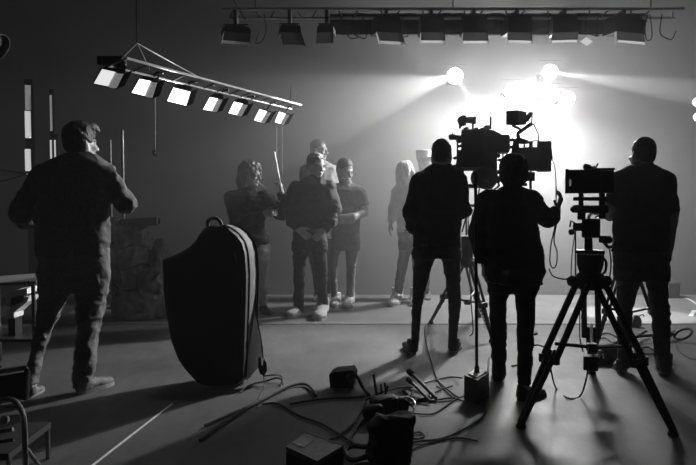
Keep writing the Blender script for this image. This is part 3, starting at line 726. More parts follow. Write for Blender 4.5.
def truss_lamp(label, xl, xr, yb, yaw, gel, shear=0.0, ytop=15.5):
    """hanging lamp: black housing above, flared skirt of doors below"""
    Yc = TY+0.02; c = P((xl+xr)/2, 16, Yc)
    t = thing('truss_lamp', label, 'lamp', (c.x, Yc, zbot), 'lamps hanging from the overhead truss')
    wdt = (xr-xl)*Yc/FPX; zt = P(348, ytop, Yc).z; zm = P(348, 35, Yc).z; zb = P(348, yb, Yc).z
    R = Matrix.Rotation(yaw, 3, 'Z'); cc = Vector((c.x, Yc, 0))
    def q(f, dp, z, sh=0.0): return [cc+R @ Vector((sx*wdt/2*f+sh, sy*dp, 0))+Vector((0, 0, z)) for sx, sy in ((-1, -1), (1, -1), (1, 1), (-1, 1))]
    B().frustum(q(0.93, 0.085, zt-0.03), q(0.96, 0.1, zm)).build('housing', M_SATIN, t)
    B().frustum(q(0.6, 0.05, zt), q(0.9, 0.08, zt-0.03)).build('vent_cap', M_BLACKMETAL, t)
    up, lo = q(0.97, 0.1, zm), q(1.02, 0.12, zb, shear)
    th = 0.004
    for i, nm in ((0, 'front_door'), (1, 'side_door'), (3, 'side_door')):
        j = (i+1) % 4; mid = 0.74 if i == 0 else 0.0
        nrm = (up[j]-up[i]).cross(lo[i]-up[i]).normalized()*th
        def L_(a, b, f): return a+(b-a)*f
        g = gel if i != 2 else M_SATIN
        if i == 0:
            B().prism([up[i], up[j], L_(up[j], lo[j], mid), L_(up[i], lo[i], mid)], nrm).build('front_door', M_GELGREY, t)
            B().prism([L_(up[i], lo[i], mid+0.02), L_(up[j], lo[j], mid+0.02), lo[j], lo[i]], nrm).build('lower_rim', gel, t)
        else:
            fa, fb_ = (i, j) if i == 1 else (j, i)
            B().prism([up[fa], L_(up[fa], up[fb_], 0.16), L_(lo[fa], lo[fb_], 0.16), lo[fa]], nrm).build(nm, g, t)
    # clamp and yoke
    ptube(t, 'yoke', [Vector((c.x-wdt*0.46, Yc, zm+0.06)), Vector((c.x-wdt*0.46, Yc, zt+0.012)), Vector((c.x+wdt*0.46, Yc, zt+0.012)), Vector((c.x+wdt*0.46, Yc, zm+0.06))], 0.006, M_BLACKMETAL, 6)
    B().box((c.x, TY+0.06, (zbot+zt)/2+0.02), (0.03, 0.14, max(0.03, abs(zbot-zt)+0.05))).build('clamp', M_BLACKMETAL, t)
    return t
TL = [('truss lamp at the dark end of the truss, one bright side door', 222, 249, 47, 0.35, M_GEL, -0.02, 26),
      ('small dim truss lamp with slanted doors, second from the dark truss end', 279, 300, 47.5, 0.2, M_GELGREY, 0.03, 25),
      ('smallest dim truss lamp, third from the dark truss end', 318, 335, 46, -0.1, M_GELGREY, 0.0, 25),
      ('truss lamp with slanted pale lower rim, fourth from the dark truss end', 373, 399, 47, 0.25, M_GEL, 0.03, 15.5),
      ('truss lamp with white spot on its rim, fifth from the dark truss end', 419, 443, 46, 0.05, M_GEL, 0.0, 15.5),
      ('upright truss lamp with bright lower rim above the man in black sweatshirt', 461, 486, 46.5, 0.0, M_GEL, 0.0, 15.5),
      ('upright truss lamp with bright lower rim above the blazing lamps', 504, 529, 46, 0.12, M_GEL, -0.01, 15.5),
      ('truss lamp with bright rim beside the small white gel card', 551, 576, 45.5, -0.12, M_GEL, -0.01, 15.5),
      ('widest truss lamp at the bright end with a white side door', 607, 639, 46.5, 0.3, M_GEL, 0.0, 15.5)]
for a in TL: truss_lamp(*a)
gc = thing('gel_card', 'small white gel card hanging tilted from the truss', 'card', P(586, 34, TY))
a = [P(x, y, TY-0.05) for x, y in ((586, 37), (593, 41.5), (587, 46), (580, 41.5))]
B().prism(a, (0, 0.006, 0)).build('card', M_GEL, gc)
ptube(gc, 'string', [P(586, 38, TY-0.047), P(585, 14.5, TY+0.1)], 0.003, M_CABLE, 5)
def dangler(label, pts, r=0.005, m=M_CABLE):
    o = ptube(None, 'stage_rope', bez(pts, 6), r, m, 6); return tag(o, label, 'cord', 'cords hanging from the truss')
dangler('loop of cord beside the truss lamp with bright side door', [P(264, 14, TY), P(266, 30, TY), P(262, 41, TY), P(256, 43, TY), P(259, 33, TY)])
dangler('cord crumpled between the third and fourth truss lamps', [P(340, 14, TY), P(345, 28, TY), P(350, 38, TY), P(358, 37, TY), P(352, 33, TY), P(366, 38, TY), P(362, 14, TY)])
dangler('short cord hanging beside the truss lamp with slanted pale rim', [P(402, 14, TY), P(403, 30, TY), P(402, 37, TY), P(408, 36, TY)])
dangler('tangled cord by the small white gel card', [P(577, 14, TY), P(576, 24, TY), P(580, 33, TY), P(590, 34, TY), P(598, 36, TY), P(594, 30, TY), P(600, 14, TY)])
dangler('looped cord past the widest truss lamp', [P(648, 14, TY), P(645, 28, TY), P(647, 40, TY), P(652, 36, TY), P(650, 14, TY)])
dangler('spiky tail of cord at the bright end of the truss', [P(662, 14, TY), P(660, 32, TY), P(666, 38, TY), P(672, 39, TY), P(676, 31, TY)])
dangler('thin cord running up to the ceiling from the first truss lamp', [P(246, 20, TY), P(238, 8, TY), P(225, -14, TY)], 0.004)

# ------------------------------------------------------------------ sloping lamp bar with seven floodlights
M_FLOOD = mat('lit_flood_glass', 0.9, 0.5, emit=2.6)
M_FLOODDIM = mat('dim_flood_glass', 0.7, 0.4, emit=0.8, noise=0.2, nscale=40)
M_REFLECT = mat('dented_reflector', 0.75, 0.28, 0.9, bump=0.6, bscale=40)
M_REFLGLOW = mat('reflector_painted_glow', 0.6, 0.4, 0.3, noise=0.6, nscale=35, emit=0.16)  # emission stands in for bulb light bouncing off the reflector
Ba, Bb = P(118, 62, 3.85), P(297, 107, 7.4)
bar = thing('lamp_bar', 'sloping pale lamp bar of two rails carrying seven floodlights', 'lamp bar', (Ba+Bb)/2)
up = Vector((0, 0, 1)); along = (Bb-Ba).normalized(); sd = along.cross(up).normalized()
M_RAIL = mat('polished_rail', 0.9, 0.3)
for nm, o_, r in (('rail', sd*0.05+up*0.02, 0.0085), ('rail', -sd*0.06-up*0.02, 0.007)):
    ptube(bar, nm, [Ba+o_, Bb+o_], r, M_RAIL, 8)
nb = 14
for k in range(nb+1):
    p = Ba+(Bb-Ba)*k/nb
    ptube(bar, 'rung', [p+sd*0.05+up*0.02, p-sd*0.06-up*0.02], 0.006, M_GREYMETAL, 6)
ap = P(137, 43, 4.1)
for q in (Ba+(Bb-Ba)*0.0, Ba+(Bb-Ba)*0.1, Ba+(Bb-Ba)*0.38):
    ptube(bar, 'sling', [ap, q], 0.004, M_GREYMETAL, 5)
ptube(bar, 'sling', [ap, (ap.x, ap.y, 4.8)], 0.004, M_BLACKMETAL, 5)
for px in (290, 296):
    q = P(px, 104, 7.2); ptube(bar, 'hanging_rod', [q, P(px+1, 88, 7.2)], 0.006, M_GREYMETAL, 5)
bx = B().box(P(112, 61, 3.95), (0.16, 0.06, 0.05), bevel=0.006).build('end_clamp', M_BLACKMETAL, bar)
FL = [(3.9, [(102.4, 68.5), (124.5, 73.4), (117.3, 87.9), (93.9, 83.1)], 'dimmest floodlight, at the slung end of the sloping bar'),
      (4.35, [(139.8, 78.5), (158, 82), (153, 97.6), (131.8, 92.3)], 'floodlight second from the slung end of the sloping bar'),
      (4.85, [(173.5, 87.2), (191, 91.5), (186.6, 105.5), (167.2, 100.8)], 'brightest floodlight, glowing evenly white, third along the sloping bar'),
      (5.45, [(210, 96.7), (223.3, 99.3), (217, 111.9), (203, 109.3)], 'floodlight in the middle of the sloping bar, fourth of seven'),
      (6.05, [(234, 101.4), (248.4, 104.5), (242, 116.2), (228.4, 112.8)], 'floodlight fifth along the sloping bar from its slung end'),
      (6.65, [(259.5, 109), (271.7, 112.2), (264.7, 123.4), (254, 120)], 'floodlight next to last, sixth along the sloping bar'),
      (7.2, [(279, 111.4), (289.8, 114.5), (284, 124.8), (274.7, 122)], 'last floodlight at the bar tip above the upright rod')]
for i, (Yl, q, lb) in enumerate(FL):
    c2 = (sum(x for x, y in q)/4, sum(y for x, y in q)/4)
    def cor(f, dz): return [P(c2[0]+(x-c2[0])*f, c2[1]+(y-c2[1])*f, Yl+(0.0 if k < 2 else 0.05)+dz) for k, (x, y) in enumerate(q)]
    f0 = cor(1.0, 0); nrm = (f0[1]-f0[0]).cross(f0[3]-f0[0]).normalized()
    if nrm.y < 0: nrm = -nrm
    t = thing('floodlight', lb, 'floodlight', sum(f0, Vector())/4, 'floodlights on the sloping bar')
    bk = [p+nrm*0.1+Vector((0, 0, 0.02)) for p in cor(0.62, 0)]
    B().frustum([p+nrm*0.002 for p in cor(1.03, 0)], [p+nrm*0.012 for p in bk], True).build('housing', M_SATIN, t)
    gl = [p-nrm*0.004 for p in cor(0.97, 0)]
    lerp = lambda a, b, f: a+(b-a)*f
    fr = 1.0 if i == 2 else 0.62
    a_, b_, c_, d_ = gl
    B().prism([a_, lerp(a_, b_, fr), lerp(d_, c_, fr), d_], -nrm*0.004).build('lit_glass', M_FLOOD if i != 0 else M_FLOODDIM, t)
    if fr < 1:
        R_ = B(); n_ = 6; ra = []
        for k in range(n_+1):
            f = fr+(1-fr)*k/n_; bulge = -nrm*(0.004+0.012*math.sin(math.pi*k/n_))
            ra.append((lerp(a_, b_, f)+bulge, lerp(d_, c_, f)+bulge))
        for (p, q2), (p3, q3) in zip(ra, ra[1:]): R_.prism([p, p3, q3, q2], nrm*0.003)
        bmesh.ops.remove_doubles(R_.bm, verts=R_.bm.verts[:], dist=0.0004)
        R_.build('reflector', M_REFLGLOW, t)
    fb = cor(1.05, 0)
    for k in range(4):
        pa, pb = fb[k], fb[(k+1) % 4]
        ptube(t, 'frame_edge', [pa-nrm*0.004, pb-nrm*0.004], 0.0045, M_SATIN, 6)
    dn = [fb[1], fb[2], fb[2]+Vector((0.05, -0.03, 0.01)), fb[1]+Vector((0.05, -0.03, 0.01))]
    B().prism(dn, (0, 0.003, 0)).build('light_flap', M_SATIN, t)
    m_ = (f0[0]+f0[1])/2+nrm*0.05; tt = (m_-Ba).dot(along); on = Ba+along*max(0.02, tt)
    ptube(t, 'bracket', [m_, m_+(on-m_)*0.5+Vector((0, 0, 0.02)), on], 0.008, M_BLACKMETAL, 6)
    if i in (2,):
        l = bpy.data.lights.new('flood_light', 'AREA'); l.shape = 'SQUARE'; l.size = 0.1; l.energy = 3.0
        o = bpy.data.objects.new('flood_light', l); C.objects.link(o); o.parent = t; o.location = -nrm*0.03
        o.rotation_euler = (-nrm).to_track_quat('-Z', 'Y').to_euler()
# lines hanging from the bar
for lb, a, b, Yq in (('thin line hanging from the sloping bar with a hook at its end', (155, 73), (155, 150), 4.42), ):
    t = thing('hook_line', lb, 'line', P(*a, Yq)); ptube(t, 'line', [P(*a, Yq), P(*b, Yq)], 0.003, M_GREYMETAL, 5)
    ptube(t, 'hook', bez([P(b[0], b[1], Yq), P(b[0]-2, b[1]+3, Yq), P(b[0]+1, b[1]+5.5, Yq), P(b[0]+4, b[1]+3, Yq)], 5), 0.005, M_STEEL, 6)
for lb, px in (('thin pale line hanging beside the upright rod', 276.5), ('second thin pale line hanging past the raised hand', 282)):
    o = ptube(None, 'rigging_line', [P(px, 124, 7.25), P(px+0.3, 206, 7.25)], 0.0022, mat('grey_rope', 0.12, 0.9), 5); tag(o, lb, 'line')
# lamps at the frame's edges
def edge_lamp(label, c, d, r, lit):
    t = thing('spot_lamp', label, 'spot lamp', c); d = Vector(d).normalized()
    plathe(t, 'housing', c, d, [(-2.4*r, 0.5*r), (-2.2*r, 0.8*r), (0, r), (0.3*r, 1.1*r), (0.3*r, 1.02*r), (0, 0.92*r)], M_GREYMETAL, 20, False)
    plathe(t, 'lens', c, d, [(-0.05*r, 0.93*r), (0.05*r, 0.6*r), (0.08*r, 0.02*r)], lit, 20)
    ptube(t, 'yoke', [c-d*r+Vector((0, 0, 1.0*r)), c-d*r+Vector((0, 0, 3*r)), (c.x-d.x*r, c.y-d.y*r, 4.8)], 0.012, M_BLACKMETAL, 6)
edge_lamp('grey spot lamp jutting in above the dark wall, tilted down', P(-8, 46, 3.0), (0.75, -0.15, -0.6), 0.07, M_REFLECT)
edge_lamp('small lit spot lamp on the bright side wall, upper of two', P(697, 102, 7.5), (-0.6, -0.7, -0.2), 0.05, M_FLOOD)
edge_lamp('small lit spot lamp on the bright side wall, lower of two', P(698, 117, 7.3), (-0.6, -0.7, -0.2), 0.05, M_FLOOD)

# ------------------------------------------------------------------ tripods and film cameras
def tripod(label, apex, feet, crown_r=0.07, tube=0.014, gap=0.05, spread_f=0.52, rungs=3, group=None, spreader=True, head_h=0.0):
    """apex: crown centre; feet: three ground points; every leg is a pair of tubes"""
    apex = Vector(apex); t = thing('tripod', label, 'tripod', (apex.x, apex.y, 0), group)
    plathe(t, 'crown', apex+Vector((0, 0, -0.05)), (0, 0, 1), [(0, crown_r*0.7), (0.03, crown_r), (0.07, crown_r), (0.1, crown_r*0.75)], M_BLACKMETAL, 20)
    mids = []
    for f in feet:
        f = Vector(f); rad = Vector((f.x-apex.x, f.y-apex.y, 0)).normalized(); s = Vector((-rad.y, rad.x, 0))
        top = apex+rad*crown_r*0.8+Vector((0, 0, -0.01)); ft = f+Vector((0, 0, 0.03)); d = (ft-top)
        lg = B().box(top, (0.04, 0.04, 0.06), bevel=0.006).build('leg_hinge', M_BLACKMETAL, t)
        k = top+d*0.56
        leg = ptube(t, 'leg', [top+s*gap*0.5, k+s*gap*0.55], tube, M_SATIN, 8)
        ptube(leg, 'tube', [top-s*gap*0.5, k-s*gap*0.55], tube, M_SATIN, 8)
        lo = ptube(t, 'lower_leg', [k+d*-0.06+s*gap*0.28, ft+s*0.006], tube*0.9, M_SATIN, 8)
        ptube(lo, 'tube', [k+d*-0.06-s*gap*0.28, ft-s*0.006], tube*0.9, M_SATIN, 8)
        B().box(k, (gap+0.045, 0.035, 0.05), rot=Matrix((s, rad, Vector((0, 0, 1)))).transposed(), bevel=0.005).build('leg_lock', M_BLACKMETAL, t)
        for q in range(rungs):
            p = k+d*(0.08+0.1*q); B().box(p, (gap*0.55*(1-0.22*q)+0.02, 0.014, 0.03), rot=Matrix((s, rad, Vector((0, 0, 1)))).transposed()).build('rung', M_BLACKMETAL, t)
        plathe(t, 'foot', f, (0, 0, 1), [(0.0, 0.026), (0.012, 0.03), (0.03, 0.02), (0.045, 0.014)], M_SOLEDARK, 12)
        mids.append(top+d*spread_f)
    if spreader:
        hub = sum(mids, Vector())/3; hub.z -= 0.06
        for m in mids: ptube(t, 'spreader_arm', [m, hub], 0.011, M_BLACKMETAL, 6)
        B().box(hub, (0.06, 0.06, 0.05), bevel=0.008).build('spreader_hub', M_BLACKMETAL, t)
    return t

# --- near camera on the big tripod
CY = 4.1
apC = P(590, 281, CY)
feetC = [G(521, 428), G(673, 436), G(592, 374)]
tpC = tripod('large black tripod with twin-tube legs under the boxy camera', apC, feetC, crown_r=0.095, tube=0.02, gap=0.082, spread_f=0.45)
pbox(tpC, 'battery_box', 583.5, 598, 357, 371, 4.05, 0.09, M_SATIN, 0.006)
hd = thing('fluid_head', 'black fluid head with knobs and handles between boxy camera and largest tripod', 'tripod head', apC+Vector((0, 0, 0.05)))
cb = P(590, 274, CY); ct = P(590, 254, CY)
plathe(hd, 'bowl', (cb.x, CY, cb.z-0.015), (0, 0, 1), [(0, 0.04), (0.02, 0.062), (0.07, 0.078), (0.135, 0.08)], M_SATIN)
pbox(hd, 'base_plate', 576, 604, 250.5, 254, CY-0.06, 0.12, M_BLACKMETAL)
pbox(hd, 'stem', 584.5, 592.5, 237, 251, CY-0.03, 0.06, M_SATIN)
pbox(hd, 'head_block', 582, 600, 219, 238, CY-0.055, 0.11, M_SATIN, 0.01)
pbox(hd, 'pan_arm', 573, 583, 223, 231, CY-0.02, 0.04, M_SATIN, 0.006)
plathe(hd, 'knob', P(571.5, 232, CY-0.02), (1, 0, 0), [(-0.015, 0.012), (-0.01, 0.018), (0.01, 0.018), (0.015, 0.012)], M_SATIN, 14)
ptube(hd, 'lock_lever', [P(575, 223, CY), P(571, 221, CY), P(570, 227, CY)], 0.006, M_BLACKMETAL, 6)
ptube(hd, 'control_rod', [P(575.5, 230, CY), P(575.5, 275, CY)], 0.0045, M_BLACKMETAL, 6)
pbox(hd, 'handle_joint', 599, 611, 236, 243, CY-0.02, 0.05, M_SATIN, 0.008)
plathe(hd, 'knob', P(609, 240, CY-0.03), (0, 1, 0), [(-0.01, 0.016), (0, 0.022), (0.03, 0.022), (0.035, 0.014)], M_SATIN, 14)
ptube(hd, 'pan_handle', bez([P(604, 242, CY), P(608, 247, CY+0.05), P(612, 246, CY+0.25)], 5), 0.011, M_SATIN, 8)
ptube(hd, 'tilt_lever', bez([P(603, 258, CY), P(606, 262, CY), P(605.5, 271, CY), P(602, 274, CY)], 5), 0.008, M_SATIN, 8)
for sx, px in ((-1, 572), (1, 607)):
    plathe(hd, 'bowl_clamp', P(px, 281, CY-0.02), (sx, 0, 0.4), [(-0.05, 0.02), (-0.01, 0.034), (0.01, 0.034), (0.025, 0.02)], M_SATIN, 14)
cc = thing('cinema_camera', 'boxy black cinema camera on rails upon the largest tripod', 'camera', P(590, 219, CY))
pbox(cc, 'body', 566, 600, 169.5, 193, CY-0.16, 0.34, M_SATIN, 0.008)
pbox(cc, 'rear_frame', 565, 569, 169, 193.5, CY-0.18, 0.03, M_BLACKMETAL, 0.004)
pbox(cc, 'status_window', 569.2, 571.2, 179.5, 186, CY-0.185, 0.006, mat('small_lcd', 0.25, 0.3, emit=0.12), 0.001)
pbox(cc, 'battery', 600, 614, 170.5, 193, CY-0.1, 0.16, M_SATIN, 0.008)
pbox(cc, 'top_handle', 585, 614, 168, 170.5, CY-0.05, 0.03, M_BLACKMETAL, 0.004)
plathe(cc, 'top_knob', P(587, 167, CY), (0.9, 0, -0.25), [(-0.02, 0.012), (-0.015, 0.018), (0.015, 0.018), (0.03, 0.01)], M_SATIN, 12)
ptube(cc, 'microphone_stub', [P(591, 169, CY), P(594, 166.5, CY), P(596, 168.5, CY)], 0.007, M_BLACKMETAL, 6)
ptube(cc, 'tally_antenna', [P(595.5, 168.5, CY+0.02), P(598, 163.5, CY+0.02)], 0.005, M_BLACKMETAL, 6)
pbox(cc, 'rail_post', 578.5, 583.5, 192.5, 206, CY-0.05, 0.05, M_SATIN, 0.003)
pbox(cc, 'rail_post', 599, 605, 192.5, 206, CY-0.05, 0.05, M_SATIN, 0.003)
pbox(cc, 'rail_plate', 574, 607, 197, 200.8, CY-0.12, 0.3, M_BLACKMETAL, 0.003)
pbox(cc, 'dovetail_plate', 573, 607.5, 205.5, 213, CY-0.14, 0.34, M_SATIN, 0.005)
plathe(cc, 'rail_knob', P(574.5, 209, CY-0.1), (-1, 0, 0), [(0, 0.016), (0.012, 0.02), (0.022, 0.012)], M_SATIN, 12)
pbox(cc, 'plate_foot', 577.5, 585.5, 212.5, 220, CY-0.05, 0.1, M_SATIN, 0.003)
pbox(cc, 'plate_foot', 599, 605.5, 212.5, 219, CY-0.05, 0.1, M_SATIN, 0.003)
plathe(cc, 'lens', P(583, 181, CY+0.18), (0, 1, 0), [(0, 0.045), (0.05, 0.05), (0.1, 0.05), (0.14, 0.058), (0.16, 0.058)], M_SATIN, 24)
pbox(cc, 'matte_box', 573, 594, 172, 191, CY+0.34, 0.06, M_SATIN, 0.004)

# --- camera in the middle, crowded with accessories
AY = 6.3
tpA = tripod('black tripod with pale lettering under the crowded middle camera', P(467, 262, AY), [G(431, 324), G(492, 342), G(480, 318)], crown_r=0.075, tube=0.013, gap=0.05, rungs=2)
lt0, lt1 = P(478.5, 304, 6.12), P(488.5, 329, 6.04)
ld = (lt1-lt0); ls_ = Vector((0.0, -0.02, 0.0)); lw = Vector((0.016, 0, 0.006))
lb_ = B().prism([lt0-lw, lt0+lw, lt1+lw, lt1-lw], (0, -0.004, 0)).build('leg_label', M_GEL, tpA)
for k in range(6):
    c_ = lt0+ld*(0.14+0.13*k)+Vector((0, -0.008, 0))
    for sgn in (-1, 1):
        ptube(lb_, 'letter_stroke', [c_-lw*0.7+ld*0.02*sgn, c_+lw*0.7-ld*0.02*(sgn if k % 2 else -1)], 0.0035, M_SATIN, 5)
ca = thing('cinema_camera', 'tall film camera rig crowded with accessories beside the man in sweatshirt', 'camera', P(467, 250, AY))
pbox(ca, 'pedestal', 461, 473, 236, 258, AY-0.06, 0.12, M_SATIN, 0.01)
for px in (459.5, 466, 476):
    ptube(ca, 'support_rod', [P(px, 186, AY), P(px+0.5, 240, AY)], 0.009, M_BLACKMETAL, 8)
pbox(ca, 'cage_plate', 456, 482, 184, 188, AY-0.12, 0.24, M_BLACKMETAL, 0.004)
pbox(ca, 'cage_plate', 457, 480, 204, 207, AY-0.1, 0.2, M_BLACKMETAL, 0.004)
pbox(ca, 'body', 461, 480, 129, 168, AY-0.12, 0.3, M_SATIN, 0.012)
pbox(ca, 'film_magazine', 485, 510, 134.5, 152.5, AY-0.1, 0.26, M_SATIN, 0.02)
pbox(ca, 'neck_block', 478, 487, 130, 160, AY-0.08, 0.2, M_SATIN, 0.01)
pbox(ca, 'lower_body', 462, 497, 151, 170, AY-0.1, 0.26, M_SATIN, 0.012)
pbox(ca, 'side_recorder', 456.5, 463, 150, 184, AY-0.06, 0.1, M_SATIN, 0.006)
pprism(ca, 'top_cover', [(478, 130), (484, 128.5), (494, 130), (503, 135), (480, 135)], AY-0.05, 0.2, M_SATIN)
pbox(ca, 'front_arm', 450, 462, 135, 139.5, AY-0.03, 0.06, M_SATIN, 0.006)
plathe(ca, 'arm_grip', P(451, 137, AY), (1, 0, 0), [(-0.02, 0.02), (0, 0.028), (0.03, 0.026), (0.05, 0.016)], M_SATIN, 12)
ptube(ca, 'arm_pin', [P(452.5, 136, AY), P(452.5, 132.5, AY)], 0.005, M_BLACKMETAL, 6)
vf = P(468, 120, AY)
plathe(ca, 'viewfinder', vf, (1, 0, -0.06), [(-0.06, 0.034), (-0.02, 0.034), (-0.02, 0.03), (0.05, 0.032), (0.05, 0.036), (0.07, 0.036)], mat('grey_viewfinder', 0.06, 0.5), 18)
pprism(ca, 'eyecup', [(457, 120), (459, 117), (463, 115), (466, 115.5), (466, 125), (461.5, 126), (461, 128.5), (459, 128), (459, 125)], AY-0.03, 0.06, M_SATIN)
pbox(ca, 'viewfinder_post', 471.8, 474, 122, 130, AY, 0.025, M_BLACKMETAL, 0.003)
plathe(ca, 'focus_knob', P(476, 129.5, AY), (0, 1, 0), [(-0.03, 0.02), (0.03, 0.02)], M_SATIN, 14)
plathe(ca, 'handle_knob', P(486.5, 128, AY), (0, 1, 0), [(-0.03, 0.025), (0, 0.03), (0.03, 0.025)], M_SATIN, 14)
ptube(ca, 'top_handle', bez([P(485, 129, AY), P(487, 126.5, AY), P(490, 126.5, AY), P(491, 128.5, AY)], 4), 0.012, M_SATIN, 8)
ptube(ca, 'antenna', [P(490.7, 129, AY), P(490.7, 116.3, AY)], 0.011, M_SATIN, 8)
plathe(ca, 'lens', P(479, 178, AY-0.1), (0.25, -1, 0), [(0, 0.085), (0.06, 0.1), (0.12, 0.1), (0.14, 0.108), (0.16, 0.108), (0.165, 0.095)], mat('ribbed_lens', 0.07, 0.35, bump=0.5, bscale=60), 28)
plathe(ca, 'lens_glass', P(479, 178, AY-0.1)+Vector((0.25, -1, 0)).normalized()*0.155, (0.25, -1, 0), [(0, 0.093), (0.008, 0.06), (0.014, 0.01)], M_GLASS, 28)
pbox(ca, 'follow_focus', 488, 500, 176, 183, AY-0.05, 0.08, M_SATIN, 0.006)
ptube(ca, 'focus_arm', [P(495, 168, AY), P(499, 186, AY), P(486, 196, AY)], 0.01, M_BLACKMETAL, 6)
for k, (a, b, c) in enumerate((((460, 150), (455, 175), (458, 205)), ((463, 170), (468, 205), (462, 232)), ((482, 170), (478, 200), (476, 238)), ((487, 154), (496, 172), (482, 215)))):
    ptube(ca, 'rig_cable', bez([P(*a, AY-0.13), P(*b, AY-0.17), P(*c, AY-0.1)], 8), 0.007, M_CABLE, 6)

for k, (px, py, r) in enumerate(((459, 141, 0.02), (459.5, 146, 0.014), (497, 156, 0.02), (500, 160, 0.014), (511.5, 140, 0.016), (511.5, 147, 0.016), (482, 129.5, 0.018), (466, 128.8, 0.016), (455.5, 158, 0.014), (454.5, 166, 0.012), (498, 172, 0.02), (501, 180, 0.016))):
    plathe(ca, 'dial', P(px, py, AY), (0.3, -1, 0), [(-0.03, r*0.8), (-0.02, r), (0.03, r), (0.04, r*0.7)], M_SATIN, 12)
ptube(ca, 'side_rail', [P(457.5, 142, AY), P(457, 182, AY)], 0.008, M_BLACKMETAL, 6)
ptube(ca, 'side_rail', [P(503, 153, AY), P(503, 172, AY), P(492, 172, AY)], 0.008, M_BLACKMETAL, 6)
# --- third camera with its monitor, on a post behind the person in the coat
BY = 6.0
cbm = thing('cinema_camera', 'film camera with deep matte box and tilted monitor on a slim post', 'camera', G(530, 334))
gb = G(530, 334)
plathe(cbm, 'round_base', gb, (0, 0, 1), [(0, 0.07), (0.02, 0.07), (0.035, 0.03), (0.06, 0.02)], M_BLACKMETAL, 24)
pt = P(530.5, 171, BY); BYp = gb.y
ptube(cbm, 'post', [gb+Vector((0, 0, 0.02)), (pt.x, BY, pt.z)], 0.012, M_BLACKMETAL, 10)
pbox(cbm, 'post_clamp', 526, 535, 172, 181, BY-0.04, 0.08, M_SATIN, 0.008)
pbox(cbm, 'body', 518, 540, 147, 170, BY-0.12, 0.26, M_SATIN, 0.01)
pbox(cbm, 'matte_box', 537, 551.5, 141, 171, BY-0.1, 0.22, mat('matte_box_black', 0.03, 0.6), 0.005)
B().prism([P(551, 141, BY-0.1), P(553, 159, BY-0.13), P(551, 161.5, BY-0.13), P(549, 161, BY-0.1)], (0, 0.2, 0)).build('side_flag', M_SATIN, cbm)
pprism(cbm, 'handle_arch', [(511, 153), (513, 141), (518, 137), (528, 140), (530, 143), (519, 143.5), (519, 153)], BY-0.05, 0.1, M_SATIN)
pbox(cbm, 'handle_post', 523.3, 525.2, 142, 148, BY-0.02, 0.05, M_SATIN, 0.002)
pbox(cbm, 'handle_post', 528.8, 533, 141, 148, BY-0.02, 0.05, M_SATIN, 0.002)
ptube(cbm, 'cable_loop', [P(533.5, 142, BY), P(533.5, 140.5, BY), P(538, 140.5, BY), P(538, 142, BY)], 0.005, M_CABLE, 6)
pbox(cbm, 'lower_rail', 512, 530, 176.5, 179, BY-0.06, 0.12, M_BLACKMETAL, 0.003)
pbox(cbm, 'lower_rail', 515, 527, 183, 186, BY-0.06, 0.12, M_BLACKMETAL, 0.003)
ptube(cbm, 'monitor_arm', bez([P(519, 139, BY), P(518, 134, BY), P(522, 130.5, BY), P(532, 123.5, BY)], 5), 0.017, M_SATIN, 8)
ptube(cbm, 'monitor_bracket', bez([P(512, 125.5, BY), P(518, 128, BY), P(521, 130, BY)], 5), 0.012, M_SATIN, 8)
B().frustum([P(506, 111, BY-0.14), P(518, 110, BY-0.18), P(518, 125.5, BY-0.18), P(506, 125, BY-0.14)], [P(512, 112, BY+0.1), P(526.5, 112, BY+0.04), P(526.5, 124.5, BY+0.04), P(512, 124.5, BY+0.1)]).build('monitor', M_SATIN, cbm)
pprism(cbm, 'yoke', [(526, 116), (529, 112), (533, 112), (532.5, 123), (531, 122), (531.3, 116), (528.5, 121), (526, 122)], BY-0.02, 0.04, M_SATIN)
ptube(cbm, 'monitor_cable', bez([P(533.5, 123.5, BY), P(536, 129, BY), P(538.5, 135, BY), P(538.5, 141, BY)], 5), 0.006, M_CABLE, 6)

# --- tripod behind the man in the polo shirt
tripod('black tripod half hidden behind the man in polo shirt', P(627, 262, 5.65), [G(595, 353), G(664, 353), G(629, 336)], crown_r=0.07, tube=0.012, gap=0.05, rungs=2)
th = thing('fluid_head', 'plain black head on the tripod hidden behind the polo shirt', 'tripod head', P(627, 256, 5.65))
plathe(th, 'bowl', P(627, 257, 5.65), (0, 0, 1), [(0, 0.045), (0.03, 0.06), (0.08, 0.06)], M_SATIN, 18)
pbox(th, 'top_plate', 620, 634, 245, 249, 5.6, 0.1, M_BLACKMETAL, 0.004)

# --- upright stand with its weighted box
sb = thing('weighted_stand', 'thin tall black pole rising from a black box with white top', 'stand', G(475, 400))
g0 = G(475, 395); SY = g0.y
wbx = [G(464, 399), G(477, 405), G(489, 396), G(476, 391)]
B().prism(wbx, (0, 0, 0.155)).build('weight_box', M_SATIN, sb)
tp = [p+Vector((0, 0, 0.156)) for p in wbx]; cen = sum(tp, Vector())/4
B().prism([cen+(p-cen)*f for p, f in zip(tp, (0.7, 0.72, 0.8, 0.8))], (0, 0, 0.008)).build('white_top', M_WHITEPAINT, sb)
ptube(sb, 'pole', [(cen.x, cen.y, 0.15), (cen.x-0.02, cen.y, P(471, 172, cen.y).z)], 0.0105, M_BLACKMETAL, 10)
plathe(sb, 'collar', (cen.x-0.01, cen.y, 0.95), (0, 0, 1), [(0, 0.016), (0.04, 0.016)], M_BLACKMETAL, 12)
plathe(sb, 'socket', (cen.x, cen.y, 0.16), (0, 0, 1), [(0, 0.018), (0.03, 0.015), (0.05, 0.015)], M_BLACKMETAL, 12)
plathe(sb, 'dial', wbx[1]+(wbx[2]-wbx[1])*0.4+Vector((0, -0.002, 0.06)), (0.3, -1, 0), [(0, 0.014), (0.006, 0.012)], M_GREYMETAL, 12)

